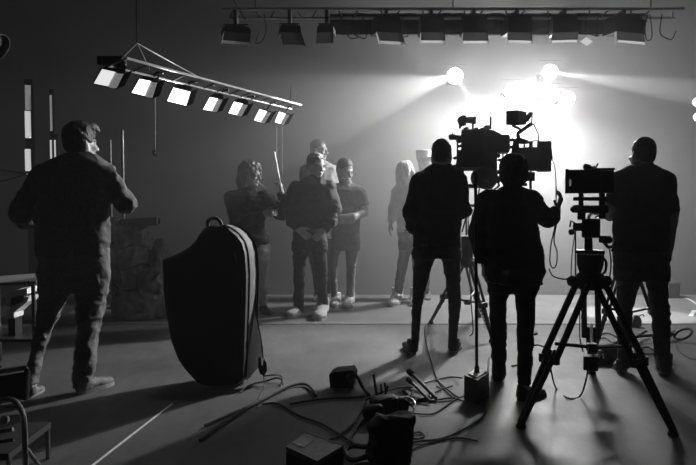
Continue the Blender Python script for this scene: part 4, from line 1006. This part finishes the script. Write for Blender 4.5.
# ------------------------------------------------------------------ tall soft equipment bag
M_BAG = mat('black_nylon', 0.012, 0.7, bump=0.25, bscale=25)
M_BAGSIDE = mat('grey_bag_lining', 0.22, 0.75, noise=0.2, nscale=12, bump=0.4, bscale=14)
bgY = G(215, 387).y
bag = thing('equipment_bag', 'tall black soft equipment bag standing upright with carry handle', 'bag', G(215, 387))
outl = [(163, 260), (172, 256.5), (182, 252), (190, 247), (196, 241), (200, 234), (205, 228), (212, 225.5), (222, 226), (230, 229.5), (237, 235), (243, 243), (246, 254), (247.5, 275), (247, 300), (246, 330), (245, 360), (244, 379), (238, 385), (215, 387), (200, 384.5), (193, 378), (186, 370), (179, 360), (172, 342), (167, 315), (164, 290)]
front = [P(x, y, bgY) for x, y in outl]
mn = min(p.z for p in front)
for p in front: p.z = max(0.004, p.z-mn+0.004)
bb = B()
def scl(ps, f, dy, dx): 
    c = sum(ps, Vector())/len(ps)
    return [Vector((c.x+(p.x-c.x)*f+dx, bgY+dy, max(0.004, c.z+(p.z-c.z)*f if f < 1 else p.z))) for p in ps]
r0, r1, r2, r3 = scl(front, 0.9, -0.05, 0), scl(front, 0.985, -0.03, 0), scl(front, 1.0, 0.0, 0), scl(front, 1.0, 0.05, 0.012)
bb.frustum(r0, r1, False); bb.frustum(r1, r2, False); bb.frustum(r2, r3, False)
bb.bm.faces.new([v for v in bb.bm.verts[:len(r0)]][::-1]); 
bmesh.ops.remove_doubles(bb.bm, verts=bb.bm.verts[:], dist=0.0005)
bb.build('front_shell', M_BAG, bag, True)
# back half, turned a little so its paler side shows
gx = B(); s0 = scl(front, 1.0, 0.052, 0.012); s1 = scl(front, 0.995, 0.14, 0.05); s2 = scl(front, 0.93, 0.28, 0.045)
gx.frustum(s0, s1, False); gx.frustum(s1, s2, False); gx.bm.faces.new([v for v in gx.bm.verts[-len(s2):]])
bmesh.ops.remove_doubles(gx.bm, verts=gx.bm.verts[:], dist=0.0005)
gx.build('side_gusset', M_BAGSIDE, bag, True)
ptube(bag, 'piping', bez([p+Vector((0.006, 0.03, 0)) for p in front[8:18]], 4), 0.008, M_BAG, 6)
ptube(bag, 'piping', bez([p+Vector((0.05, 0.145, 0)) for p in front[8:17]], 4), 0.009, M_BAG, 6)
ptube(bag, 'carry_handle', bez([P(208, 228, bgY), P(208, 221, bgY), P(213, 218, bgY+0.02), P(219, 220, bgY+0.04), P(222, 227, bgY+0.04)], 5), 0.013, M_BAG, 8)
ptube(bag, 'buckle_clip', bez([P(219, 227, bgY-0.02), P(225, 226, bgY-0.02), P(228, 230, bgY-0.02)], 5), 0.01, M_BAG, 6)
B().prism([P(226, 231, bgY-0.035), P(229, 233, bgY-0.035), P(236, 252, bgY-0.045), P(237, 262, bgY-0.045), P(234.5, 256, bgY-0.045)], (0, -0.006, 0)).build('webbing', mat('grey_webbing', 0.12, 0.7), bag)
# loose cover flap hanging at the side
fl = [P(247, 300, bgY+0.08), P(252, 296, bgY+0.12), P(256, 318, bgY+0.12), P(259, 335, bgY+0.13), P(263, 347, bgY+0.14), P(263, 360, bgY+0.13), P(254, 372, bgY+0.08), P(247, 381, bgY+0.03), P(246, 350, bgY+0.05)]
o = B().prism(fl, (0.002, -0.004, 0)).build('cover_flap', gel_mat('thin_grey_cloth', 0.5, 0.6), bag)
ptube(bag, 'draw_cord', bez([P(254, 262, bgY+0.12), P(256, 310, bgY+0.12), P(261, 340, bgY+0.11), P(263, 358, bgY+0.1)], 6), 0.005, M_CABLE, 6)
B().prism([P(258.5, 358, bgY+0.08), P(260.5, 357, bgY+0.08), P(261.5, 366, bgY+0.08), P(262.5, 366, bgY+0.08), P(264, 358, bgY+0.08), P(266.5, 363, bgY+0.08), P(267, 371, bgY+0.08), P(264, 376, bgY+0.08), P(260, 374, bgY+0.08), P(258, 367, bgY+0.08)], (0, 0.03, 0)).build('clip', M_SATIN, bag)

# ------------------------------------------------------------------ gear lying on the floor
M_LABELTXT = mat('printed_label', 0.9, 0.6)
cs = thing('equipment_case', 'flat black equipment case with printed label lying before the black sack', 'case', G(316, 455))
zc = 0.13
tq = [G(*q, zc) for q in ((305, 432.5), (343.5, 445.5), (317, 461), (286, 446.5))]
body = B().prism([Vector((p.x, p.y, 0.004)) for p in tq], (0, 0, zc-0.03)).build('body', M_SATIN, cs)
lid = B().prism([Vector((p.x, p.y, zc-0.024)) for p in tq], (0, 0, 0.024)).build('lid', mat('scuffed_case_lid', 0.3, 0.45, noise=0.2, nscale=30), cs)
ptube(lid, 'rim', [tq[0]+Vector((0, 0, 0.001)), tq[1]+Vector((0, 0, 0.001))], 0.004, M_GREYMETAL, 6)
ex = (tq[1]-tq[0]).normalized(); ey = (tq[3]-tq[0]).normalized(); L0 = (tq[3]-tq[0]).length; W0 = (tq[1]-tq[0]).length
lq = lambda u, v: tq[0]+ex*(W0*u)+ey*(L0*v)+Vector((0, 0, 0.0015))
B().prism([lq(0.03, 0.25), lq(0.36, 0.25), lq(0.36, 0.78), lq(0.03, 0.78)], (0, 0, 0.001)).build('label_plate', mat('dark_label', 0.45, 0.6), lid)
rl = random.Random(4)
lines = []
for i in range(6):
    v0 = 0.29+0.08*i; u = 0.05
    while u < 0.32:
        w_ = rl.uniform(0.012, 0.04); w_ = min(w_, 0.335-u)
        if i >= 2 or u < 0.2: lines.append((u, v0, w_))
        u += w_+0.012
pr = B()
for u, v0, w_ in lines:
    a = [pr.bm.verts.new(lq(uu, vv)+Vector((0, 0, 0.0014))) for uu, vv in ((u, v0), (u+w_, v0), (u+w_, v0+0.04), (u, v0+0.04))]
    pr.bm.faces.new(a)
o = pr.build('label_print', M_LABELTXT, lid); o['kind'] = 'stuff'
# black sack
sk = thing('black_sack', 'slumped black sack standing on the floor beside cables', 'sack', G(392, 462))
sY = G(392, 462).y
F = Field(0.008); cs_ = lambda x, y, dy=0.0: P(x, y, sY+dy)
F.rows([(0.004, cs_(391, 460).x, sY, 0.09, 0.07), (0.03, cs_(391, 455).x, sY, 0.1, 0.08), (0.1, cs_(391, 440).x, sY, 0.1, 0.085), (0.17, cs_(392, 428).x, sY+0.02, 0.1, 0.08), (0.22, cs_(394, 418).x, sY+0.03, 0.085, 0.06)], k=0.03, n=3)
F.ell(cs_(377, 428), (0.04, 0.05, 0.035), k=0.03); F.ell(cs_(406, 419, 0.03), (0.045, 0.04, 0.03), k=0.03); F.ell(cs_(374, 452), (0.035, 0.05, 0.05), k=0.03)
F.half((0, 0, 0.003), (0, 0, -1))
me = F.mesh('sack'); wrinkle(me, 0.014, (14, 14, 14), 2.2, True, 0.003); link_mesh('body', me, M_BAG, sk, True)
ptube(sk, 'strap', bez([cs_(370, 445), G(366, 447, 0.05), G(352, 446, 0.03), G(345, 452, 0.02), G(352, 460, 0.02), G(366, 457, 0.02), cs_(372, 458)], 6), 0.014, M_BAG, 6)
# small camera-like box
sm_ = thing('camera_unit', 'small black boxy unit with stubby lens left on the floor', 'unit', G(342, 390))
mY = G(342, 391).y
B().prism([P(330, 388, mY), P(329, 375, mY), P(334, 372, mY), P(352, 370, mY), P(355, 376, mY), P(353, 388.5, mY)], (0.02, 0.14, 0)).build('body', M_SATIN, sm_)
plathe(sm_, 'lens', P(350, 378.5, mY-0.015), (0.25, -1, 0), [(-0.03, 0.03), (0.02, 0.032), (0.028, 0.026)], M_SATIN, 16)
plathe(sm_, 'lens_glass', P(350, 378.5, mY-0.015)+Vector((0.25, -1, 0)).normalized()*0.028, (0.25, -1, 0), [(0, 0.025), (0.004, 0.005)], M_GREYMETAL, 16)
ptube(sm_, 'strap', bez([P(354, 372, mY), P(358, 378, mY-0.05), G(363, 388, 0.03), G(369, 395, 0.012)], 6), 0.011, M_BAG, 6)
# heap of gear
pl = thing('remote_camera', 'dismantled black remote camera lying in the cable heap', 'camera', G(388, 416))
hY = G(388, 420).y
B().box(G(384, 416)+Vector((0, 0, 0.062)), (0.16, 0.11, 0.115), rot=Matrix.Rotation(0.3, 3, 'Z'), bevel=0.02).build('body', M_SATIN, pl)
plathe(pl, 'drum', G(374, 421)+Vector((-0.02, 0, 0.05)), (1, -0.3, 0.2), [(-0.04, 0.03), (-0.03, 0.045), (0.06, 0.045), (0.08, 0.03)], M_SATIN, 18)
plathe(pl, 'wheel', G(401, 414)+Vector((0, 0, 0.045)), (0.2, -1, 0.3), [(-0.02, 0.03), (-0.015, 0.045), (0.015, 0.045), (0.02, 0.03)], M_SATIN, 18)
ptube(pl, 'upright_prong', [G(378, 416)+Vector((0, 0, 0.08)), P(373.5, 374.5, hY+0.15)], 0.008, M_SATIN, 6)
for a, b in (((382, 398), (381, 384)), ((387, 398), (384.5, 382.5)), ((384, 398), (388, 386))):
    ptube(pl, 'short_prong', [P(*a, hY+0.12), P(*b, hY+0.12)], 0.006, M_SATIN, 6)
def stick(label, a, b, za, zb, r, m=M_SATIN):
    t = thing('clamp_rod', label, 'rod', G(*a)); A_, B_ = G(*a, za), G(*b, zb)
    ptube(t, 'rod', [A_, B_], r, m, 8); d = (B_-A_).normalized()
    plathe(t, 'grip', B_, d, [(-0.05, r*1.5), (-0.045, r*1.9), (0, r*1.9), (0.006, r*1.3)], M_SOLEDARK, 10)
    return t
stick('black rod propped over the cable heap, longer one', (436, 398), (409, 371), 0.02, 0.1, 0.011)
stick('black rod propped over the cable heap, shorter one', (430, 401), (408, 379), 0.02, 0.09, 0.009)
fp = thing('pedal_plate', 'flat black plate with pale wire edge among the cables', 'plate', G(424, 396))
B().prism([G(402, 392), G(421, 383), G(436, 397), G(416, 403)], (0, 0, 0.02)).build('plate', M_SATIN, fp)
ptube(fp, 'wire_edge', bez([G(424, 385, 0.026), G(429, 391, 0.026), G(431, 397, 0.026)], 5), 0.004, M_STEEL, 6)
wp = ptube(None, 'wire_offcut', bez([G(400, 397, 0.05), G(409, 397, 0.06), G(415, 402, 0.05), G(414, 408, 0.03)], 5), 0.004, M_STEEL, 6); tag(wp, 'bent pale wire catching light on the cable heap', 'wire')

# ------------------------------------------------------------------ floor gear at the right
ls = thing('folded_stand', 'folded light stand with oval ring lying behind the polo-shirted man', 'light stand', G(650, 345))
ptube(ls, 'shaft', [G(604, 346, 0.05), G(640, 336, 0.06), G(676, 334, 0.06)], 0.014, M_SATIN, 8)
ptube(ls, 'shaft', [G(610, 352, 0.03), G(646, 331, 0.06)], 0.012, M_SATIN, 8)
rc = G(683, 334, 0.07)
ring = [rc+Vector((0.062*math.cos(a)-0.02*math.sin(a), 0.05*math.sin(a), 0.042*math.cos(a)+0.014*math.sin(a))) for a in [2*math.pi*k/28 for k in range(29)]]
ptube(ls, 'ring', ring, 0.012, M_SATIN, 8)
ptube(ls, 'hinge', [G(668, 336, 0.05), G(675, 332, 0.06)], 0.02, M_SATIN, 8)
kit = thing('kit_bag', 'low black kit bag with white letter strokes under the large tripod', 'bag', G(604, 366))
F = Field(0.008); kc = G(606, 362)
F.rows([(0.003, kc.x, kc.y, 0.13, 0.07), (0.05, kc.x, kc.y, 0.14, 0.08), (0.1, kc.x, kc.y, 0.13, 0.06)], k=0.02, n=3.5); F.ell(kc+Vector((0.02, 0, 0.12)), (0.09, 0.05, 0.03), k=0.03)
me = F.mesh('kit'); wrinkle(me, 0.008, (16, 16, 16), 5.0); link_mesh('body', me, M_BAG, kit, True)
kf = lambda u, v: kc+Vector((-0.13+u, -0.086, 0.055+v))
for pts in ([(0, 0.04), (0.005, 0.0)], [(0.005, 0.04), (0.03, 0.0)], [(0.03, 0.04), (0.03, 0.0)], [(0.045, 0.0), (0.045, 0.038), (0.075, 0.032), (0.075, -0.008)], [(0.058, 0.02), (0.07, 0.02)]):
    ptube(kit, 'letter_stroke', [kf(*p) for p in pts], 0.005, M_WHITEPAINT, 6)
rb = thing('round_pouch', 'small round dark pouch on the floor between two tripod legs', 'pouch', G(636, 327))
F = Field(0.007); pc = G(636, 327); F.ell(pc+Vector((0, 0, 0.06)), (0.05, 0.045, 0.062)); F.ell(pc+Vector((-0.02, 0, 0.03)), (0.06, 0.05, 0.035), k=0.03); F.half((0, 0, 0.01), (0, 0, -1))
me = F.mesh('pouch'); wrinkle(me, 0.006, (20, 20, 20)); link_mesh('body', me, M_DARKCLOTH, rb, True)
ptube(rb, 'drawstring', bez([pc+Vector((0.02, -0.02, 0.115)), pc+Vector((0.05, -0.03, 0.13)), pc+Vector((0.07, -0.02, 0.11))], 5), 0.005, M_CABLE, 6)
gb_ = thing('storage_crate', 'grey storage crate standing by the backdrop wall', 'crate', G(673, 300))
cg = G(674, 299); 
B().box(cg+Vector((0, 0.1, 0.1)), (0.16, 0.2, 0.19), bevel=0.01).build('body', M_DARKCLOTH, gb_)
B().box(cg+Vector((0, 0.1, 0.205)), (0.175, 0.215, 0.025), bevel=0.006).build('lid', M_GREYMETAL, gb_)
def tape(label, pts, wd, m=M_TAPE, z=0.0095):
    pts = [Vector((p.x, p.y, 0)) for p in pts]; t = B(); L_, R_ = [], []
    for i, p in enumerate(pts):
        d = (pts[min(i+1, len(pts)-1)]-pts[max(0, i-1)]).normalized(); s = Vector((-d.y, d.x, 0))*wd/2
        L_.append(p+s); R_.append(p-s)
    rb_ = [[t.bm.verts.new(q+Vector((0, 0, zz))) for q in row] for row in (L_, R_) for zz in (z, z+0.0015)]
    a, b, c, d = rb_
    for i in range(len(pts)-1):
        t.bm.faces.new((b[i], b[i+1], d[i+1], d[i])); t.bm.faces.new((a[i], b[i], b[i+1], a[i+1])[::-1]); t.bm.faces.new((c[i], d[i], d[i+1], c[i+1]))
    o = t.build('floor_tape', m, loc=pts[0]); return tag(o, label, 'tape', 'tape marks on the floor')
tape('curved white tape line near the grey crate', bez([G(681, 296.5), G(689, 300), G(700, 307)], 5), 0.03)
tape('short white tape dash beyond the folded light stand', [G(690.5, 317), G(694.5, 311)], 0.045)
tape('long thin white tape line crossing the bag shadow', bez([G(92, 466), G(128, 438), G(150, 421), G(172, 404)], 5), 0.014, z=0.0005)
tape('long pale edge tape along the front of the stage floor sheet', [Vector((-3.1, 6.852, 0)), Vector((6.8, 6.852, 0))], 0.02, mat('grey_tape', 0.16, 0.6), 0.0005)

# ------------------------------------------------------------------ cables
def cable(label, pts, r=0.008, n=7):
    q = []
    for p in pts:
        q.append(G(p[0], p[1], max(r+0.001, p[2] if len(p) > 2 else 0.0)) if not isinstance(p, Vector) else p)
    o = B().tube(bez(q, n), r*0.68, 6).build('cable', M_CABLE, None, True, loc=q[0]); return tag(o, label, 'cable', 'cables on the studio floor')
cable('thick cable arching away from the bag across the floor', [(200, 440), (228, 420), (262, 400), (285, 388), (300, 384), (309, 386), (316, 396)], 0.014)
cable('cable running alongside the thick arching cable', [(205, 425), (235, 412), (265, 398), (280, 391)], 0.012)
cable('cable curving from the bag strap to the flat case', [(262, 404), (278, 404), (300, 416), (322, 424), (342, 436), (356, 445)], 0.009)
cable('curled webbing end by the bag clip', [(240, 392), (252, 384), (266, 381), (276, 378, 0.03), (282, 380, 0.02), (280, 386)], 0.008)
cable('second curled webbing end by the bag clip', [(264, 376, 0.05), (274, 375, 0.07), (281, 376, 0.05), (283, 385)], 0.007)
cable('thin cord trailing down from the bag clip', [(263, 372, 0.07), (264, 386), (258, 400), (257, 408)], 0.005)
cable('cable running from the middle tripod down to the heap', [(430, 321), (425, 328), (427, 345), (431, 360), (438, 380), (452, 393), (458, 397)], 0.008)
cable('cable from the heap to the weighted box', [(400, 388), (420, 384), (440, 379), (452, 377), (462, 378, 0.04)], 0.008)
cable('cable looping low before the weighted box', [(398, 405), (425, 402), (450, 398), (463, 401)], 0.008)
cable('cable sagging between heap and weighted box', [(410, 413), (432, 414), (446, 406), (456, 399), (464, 396)], 0.007)
cable('cable looping beside the black sack', [(405, 438, 0.02), (418, 432), (424, 436), (416, 439), (406, 436, 0.02)], 0.008)
cable('long cable sweeping from sack to coated person', [(388, 470), (400, 449), (414, 442), (440, 439), (462, 430), (483, 416), (484, 402), (486, 385), (488, 370), (489, 358)], 0.009)
cable('cable paired with the long sweeping cable', [(396, 470), (412, 450), (436, 441), (460, 438), (478, 441)], 0.007)
cable('cable from the small unit to the flat case', [(366, 402), (352, 424), (338, 436), (328, 440)], 0.009)
cable('cable close beside the one from the small unit', [(368, 414), (356, 430), (347, 442)], 0.008)
cable('cable lying across the dark floor towards the bag', [(364, 397), (340, 398), (315, 400), (290, 404)], 0.01)
cable('cable draped over the camera head', [(362, 410), (374, 404, 0.09), (390, 398, 0.12), (404, 400, 0.06), (414, 410), (398, 418)], 0.009)
cable('tangled cable on top of the heap', [(366, 400), (380, 393, 0.1), (398, 388, 0.06), (416, 388), (408, 396, 0.04), (390, 404, 0.08)], 0.009)
cable('cable snaking under the flat plate', [(372, 424), (392, 412), (420, 400), (440, 390), (452, 386)], 0.008)
cable('cable wandering past the two propped rods', [(415, 398), (436, 402), (452, 400), (447, 392), (436, 386)], 0.006)
cable('cable hanging in a bight from the large tripod', [P(549, 349, 3.95), P(550, 365, 3.9), (556, 388), (568, 398), (580, 396), (586, 380, 0.15), (588, 366, 0.28)], 0.008)
cable('cable from the coated person to the large tripod', [(512, 366), (518, 364), (528, 350, 0.1), (536, 345, 0.16), (545, 347, 0.22)], 0.01)
cable('thin cable trailing from the oval ring', [(676, 339, 0.05), (678, 350), (690, 358), (702, 360)], 0.006)
cable('cable coil behind the large tripod', [(592, 340), (606, 333), (620, 340), (612, 350), (598, 350), (590, 343), (604, 338), (616, 346)], 0.009)
cable('cable crossing behind the large tripod legs', [(586, 356), (606, 350), (630, 352), (646, 347), (654, 350)], 0.009)
cable('cable lying before the polo-shirted man', [(628, 342), (640, 352), (650, 354), (656, 352)], 0.008)
cable('thin cable dangling beside the middle tripod', [P(468, 200, 6.1), P(469, 250, 6.1), P(471, 300, 6.1), P(473, 330, 6.1), (470, 336)], 0.007)
def hung(label, pts, r=0.006):
    o = B().tube(bez(pts, 8), r*0.75, 6).build('camera_cable', M_CABLE, None, True, loc=pts[0]); return tag(o, label, 'cable', 'cables hanging from the cameras')
hung('cable falling from the matte box to the raised hand and looping below', [P(552.5, 160, 5.9), P(555, 168, 5.6), P(556, 185, 5.0), P(556, 205, 4.62), P(555, 225, 4.62), P(551, 245, 4.62), P(550, 262, 4.62), P(553, 268, 4.62), P(556.5, 264, 4.62), P(557, 252, 4.62), P(554, 240, 4.62), P(557, 222, 4.62), P(559, 213, 4.62)])
hung('cable drooping between hanging loop and large tripod head', [P(549, 269, 4.55), P(553, 276, 4.4), P(562, 279, 4.2), P(568, 279, 4.12)])
hung('thin cable running down the outside of the large tripod head', [P(575, 233, 4.02), P(572, 255, 4.0), P(571, 277, 4.0)], 0.004)
hung('cable from pan handle down to the large tripod crown', [P(609, 246, 4.2), P(611, 262, 4.05), P(609, 279, 4.0), P(603, 284, 4.0)], 0.006)
hung('thin cable inside the large tripod legs', [P(582, 286, 4.1), P(580, 312, 4.1), P(580, 338, 4.1), (P(583, 352, 4.1))], 0.005)

# ------------------------------------------------------------------ dark side of the studio
# vertical strip lights
M_STRIP = mat('strip_light_glow', 0.8, 0.5, emit=0.42)
M_STRIPDIM = mat('strip_light_faint', 0.8, 0.5, emit=0.07)
def strip(label, px, segs, wpx, Y=8.7, m=M_STRIP):
    t = thing('strip_light', label, 'strip light', P(px, 296, Y)*1.0)
    t.location.z = 0.0
    for (y0, y1, mm) in segs:
        pbox(t, 'tube', px-wpx/2, px+wpx/2, y0, y1, Y-0.012, 0.01, mm, 0.0)
    a = P(px, segs[0][0]-6, Y); pb = B().box((a.x, Y+0.02, a.z/2), ((wpx+3)*Y/FPX, 0.035, a.z)).build('channel', M_SATIN, t)
    return t
strip('widest vertical strip light on the dark wall, in two lengths', 28, [(85, 110, M_STRIPDIM), (111, 138, M_STRIP), (149, 171, M_STRIP)], 5)
strip('narrow faint vertical strip light beside the widest one', 51, [(95, 131, M_STRIPDIM), (140, 160, M_STRIP)], 1.3)
strip('thinnest short strip light, close beside the narrow faint one', 55, [(140, 160, M_STRIP)], 1.0)
for lb, px, y0, yb in (('slim grey upright pole beside the raised elbow', 113, 140, 309), ('taller grey upright pole past the raised elbow', 125, 130, 303)):
    b = G(px, yb); t = thing('light_pole', lb, 'pole', b)
    plathe(t, 'base', b, (0, 0, 1), [(0, 0.07), (0.015, 0.07), (0.03, 0.03), (0.08, 0.02)], M_BLACKMETAL, 20)
    ptube(t, 'pole', [b+Vector((0, 0, 0.05)), (b.x, b.y, P(px, y0, b.y).z)], 0.013 if px == 113 else 0.02, M_GREYMETAL, 10)
# plastic-wrapped heap
M_PLASTIC = mat('crumpled_plastic', 0.2, 0.12, noise=0.3, nscale=8, bump=1.0, bscale=14, coat=0.8)
hp = thing('wrapped_heap', 'heap of gear under shiny crumpled dark plastic wrap', 'wrapped heap', G(140, 318)); HYp = G(140, 318).y
F = Field(0.014); hq = lambda x, y, dy=0.0: P(x, y, HYp+dy)
F.rows([(0.005, hq(138, 300).x, HYp, 0.27, 0.22), (0.3, hq(138, 285).x, HYp, 0.25, 0.2), (0.55, hq(134, 255).x, HYp, 0.22, 0.17), (0.85, hq(128, 232).x, HYp, 0.18, 0.14), (1.0, hq(124, 222).x, HYp, 0.13, 0.1)], k=0.05)
F.ell(hq(152, 282, -0.12), (0.14, 0.12, 0.1), k=0.06); F.ell(hq(142, 236, -0.08), (0.09, 0.1, 0.12), k=0.05); F.ell(hq(160, 258, 0), (0.08, 0.12, 0.2), k=0.05); F.ell(hq(115, 226, -0.05), (0.1, 0.1, 0.07), k=0.05)
me = F.mesh('wrap'); wrinkle(me, 0.05, (9, 9, 7), 8.0, True, 0.012); link_mesh('wrap', me, M_PLASTIC, hp, True)
for a in range(3):
    z = 0.35+0.22*a; rr = 0.27-0.035*a; x = hq(137-3*a, 270).x
    ptube(hp, 'tie_cord', [Vector((x+rr*math.cos(k*math.pi/12), HYp+rr*0.8*math.sin(k*math.pi/12), z+0.03*math.sin(k))) for k in range(25)], 0.007, M_CABLE, 5)
rt = thing('rolled_tube', 'long pale rolled tube lying across the wrapped heap', 'tube', hq(146, 221))
zt_ = hq(130, 221).z
dv = Vector((1, -0.2, 0.06)).normalized(); cst = hq(122, 225, -0.06)+Vector((0, 0, 0.02))
plathe(rt, 'roll', cst, dv, [(0, 0.045), (0.42, 0.045), (0.42, 0.038), (0.39, 0.036)], mat('grey_paper_roll', 0.09, 0.6), 20)
plathe(rt, 'end_ring', cst+dv*0.415, dv, [(0, 0.047), (0.012, 0.047), (0.012, 0.038), (0, 0.038)], M_GREYMETAL, 20, False)
# cart with a pale clamp unit under its shelf
ct_ = thing('equipment_cart', 'dark equipment cart with thin shelf edge beside the denim-jacketed man', 'cart', G(8, 372)); KY = 4.9
zs = P(20, 279, KY).z
a, b = P(-40, 290, KY-0.25), P(39, 277, KY+0.05)
sh = B().prism([Vector((a.x, KY-0.3, zs-0.03)), Vector((P(36, 280, KY-0.3).x, KY-0.3, zs)), Vector((b.x, KY+0.25, zs)), Vector((a.x, KY+0.25, zs-0.03))], (0, 0, 0.022)).build('top_shelf', mat('cart_shelf', 0.12, 0.45), ct_)
B().prism([Vector((a.x, KY-0.3, 0.3)), Vector((P(30, 280, KY-0.3).x, KY-0.3, 0.3)), Vector((P(30, 280, KY).x, KY+0.25, 0.3)), Vector((a.x, KY+0.25, 0.3))], (0, 0, 0.02)).build('lower_shelf', M_BLACKMETAL, ct_)
for x, y in ((P(33, 280, KY-0.28).x, KY-0.28), (P(34, 280, KY+0.2).x, KY+0.2), (a.x+0.03, KY-0.28), (a.x+0.03, KY+0.2)):
    ptube(ct_, 'leg', [(x, y, 0.06), (x, y, zs-0.005)], 0.014, M_BLACKMETAL, 8)
    plathe(ct_, 'caster', (x-0.015, y, 0.032), (1, 0, 0), [(0, 0.03), (0.03, 0.03)], M_SOLEDARK, 16)
un = thing('power_unit', 'pale grey clamp-shaped power unit on the cart lower shelf', 'power unit', P(14, 318, KY-0.22)); uY = KY-0.2
M_UNIT = mat('pale_unit_paint', 0.85, 0.5, noise=0.1, nscale=20)
B().prism([P(5.5, 306, uY), P(5.5, 297, uY), P(13, 290.5, uY), P(27, 288.5, uY), P(27, 294, uY), P(10, 297.5, uY), P(9, 306, uY)], (0, 0.16, 0)).build('upper_jaw', M_UNIT, un)
B().prism([P(10, 298, uY+0.02), P(24, 296, uY+0.02), P(23, 303, uY+0.02), P(10, 307, uY+0.02)], (0, 0.12, 0)).build('grille', M_DARKCLOTH, un)
B().prism([P(6, 313, uY), P(10, 308, uY), P(24, 301, uY), P(25, 297, uY), P(29, 297, uY), P(27, 302, uY), P(18, 309, uY), P(14, 313, uY)], (0, 0.16, 0)).build('lower_jaw', M_UNIT, un)
B().prism([P(6, 319, uY), P(6, 313, uY), P(14, 313, uY), P(14, 318, uY)], (0, 0.14, 0)).build('stem', M_UNIT, un)
zz = P(6, 319, uY).z
if zz > 0.321: B().box((P(10, 318, uY).x, uY+0.07, (zz+0.32)/2+0.002), (0.05, 0.1, zz-0.318)).build('foot_block', M_BLACKMETAL, un)
# chair at the near edge
ch = thing('studio_chair', 'black metal studio chair with curved tubular arm', 'chair', G(-8, 470)); Q = 3.0
X = lambda px, py, dy=0.0: P(px, py, Q+dy)
ptube(ch, 'back_rail', [X(-40, 378), X(27, 367.5, 0.1)], 0.012, M_GREYMETAL, 8)
B().prism([X(-40, 382), X(26, 372, 0.1), X(24, 398, 0.1), X(-40, 408)], (0.01, 0.03, 0)).build('backrest', M_BAG, ch)
ptube(ch, 'arm_rail', bez([X(-30, 405, -0.05), X(0, 400, -0.05), X(13, 400, -0.05), X(20, 408, -0.06), X(24, 420, -0.08), X(25, 445, -0.1), X(26, 475, -0.1)], 6), 0.012, M_GREYMETAL, 8)
ptube(ch, 'cross_bar', [X(-40, 438, -0.1), X(13, 429.5, -0.1)], 0.010, M_GREYMETAL, 8)
ptube(ch, 'cross_bar', [X(-40, 447, -0.1), X(14, 440, -0.1)], 0.008, M_BLACKMETAL, 8)
ptube(ch, 'front_post', [X(27, 368, 0.1), X(25, 400, 0.08)], 0.012, M_BLACKMETAL, 8)
zseat = X(10, 452, -0.1).z
B().prism([(X(-60, 452).x, Q-0.12, zseat), (X(22, 452).x, Q-0.12, zseat), (X(22, 452).x, Q+0.3, zseat), (X(-60, 452).x, Q+0.3, zseat)], (0, 0, -0.03)).build('seat', M_BAG, ch)
for x, y in ((X(20, 450).x, Q-0.1), (X(20, 450).x, Q+0.28), (X(-50, 450).x, Q-0.1), (X(-50, 450).x, Q+0.28)):
    ptube(ch, 'leg', [(x, y, 0.0), (x, y, zseat-0.02)], 0.012, M_GREYMETAL, 8)
ptube(ch, 'diagonal_brace', [X(25, 447, -0.1), X(40, 467, -0.02)], 0.009, M_GREYMETAL, 8)
plathe(ch, 'knob', X(5, 420, -0.1), (0.4, -1, 0.3), [(-0.02, 0.014), (0.0, 0.02), (0.015, 0.014)], M_STEEL, 12)
# cabinet and bracket on the dark wall
bt = thing('wall_bracket', 'pale bracket arm sticking out of the dark wall', 'bracket', P(24, 172, 6.5))
ptube(bt, 'arm', [P(-5, 169, 6.9), P(27, 174, 6.4)], 0.008, M_GREYMETAL, 6)
ptube(bt, 'brace', [P(0, 182, 6.9), P(25, 174.5, 6.4)], 0.006, M_BLACKMETAL, 6)
ptube(bt, 'drop_pole', [P(-5, 160, 6.9), (P(-5, 160, 6.9).x, 6.9, 0.0)], 0.02, M_BLACKMETAL, 8)

# rods held by the long-haired person
rd = thing('upright_rod', 'slim pale rod held upright in the raised hand', 'rod', P(281.5, 190, 7.2))
ptube(rd, 'shaft', [P(281.5, 190, 7.2), P(274.8, 154.5, 7.2)], 0.0075, M_WHITEPAINT, 8)
plathe(rd, 'tip', P(274.8, 154.5, 7.2), P(274.8, 154.5, 7.2)-P(281.5, 190, 7.2), [(0, 0.009), (0.02, 0.009), (0.03, 0.005)], M_GREYMETAL, 10)
fl_ = thing('slanted_rod', 'thin pale rod slanting down from the long-haired person', 'rod', P(268, 191, 7.15))
ptube(fl_, 'shaft', [P(259, 183, 7.18), P(280, 202, 7.14)], 0.006, M_WHITEPAINT, 8)
plathe(fl_, 'grip', P(274, 196.5, 7.15), P(280, 202, 7.14)-P(259, 183, 7.18), [(-0.03, 0.006), (-0.02, 0.011), (0.02, 0.011), (0.03, 0.006)], M_GREYMETAL, 10)
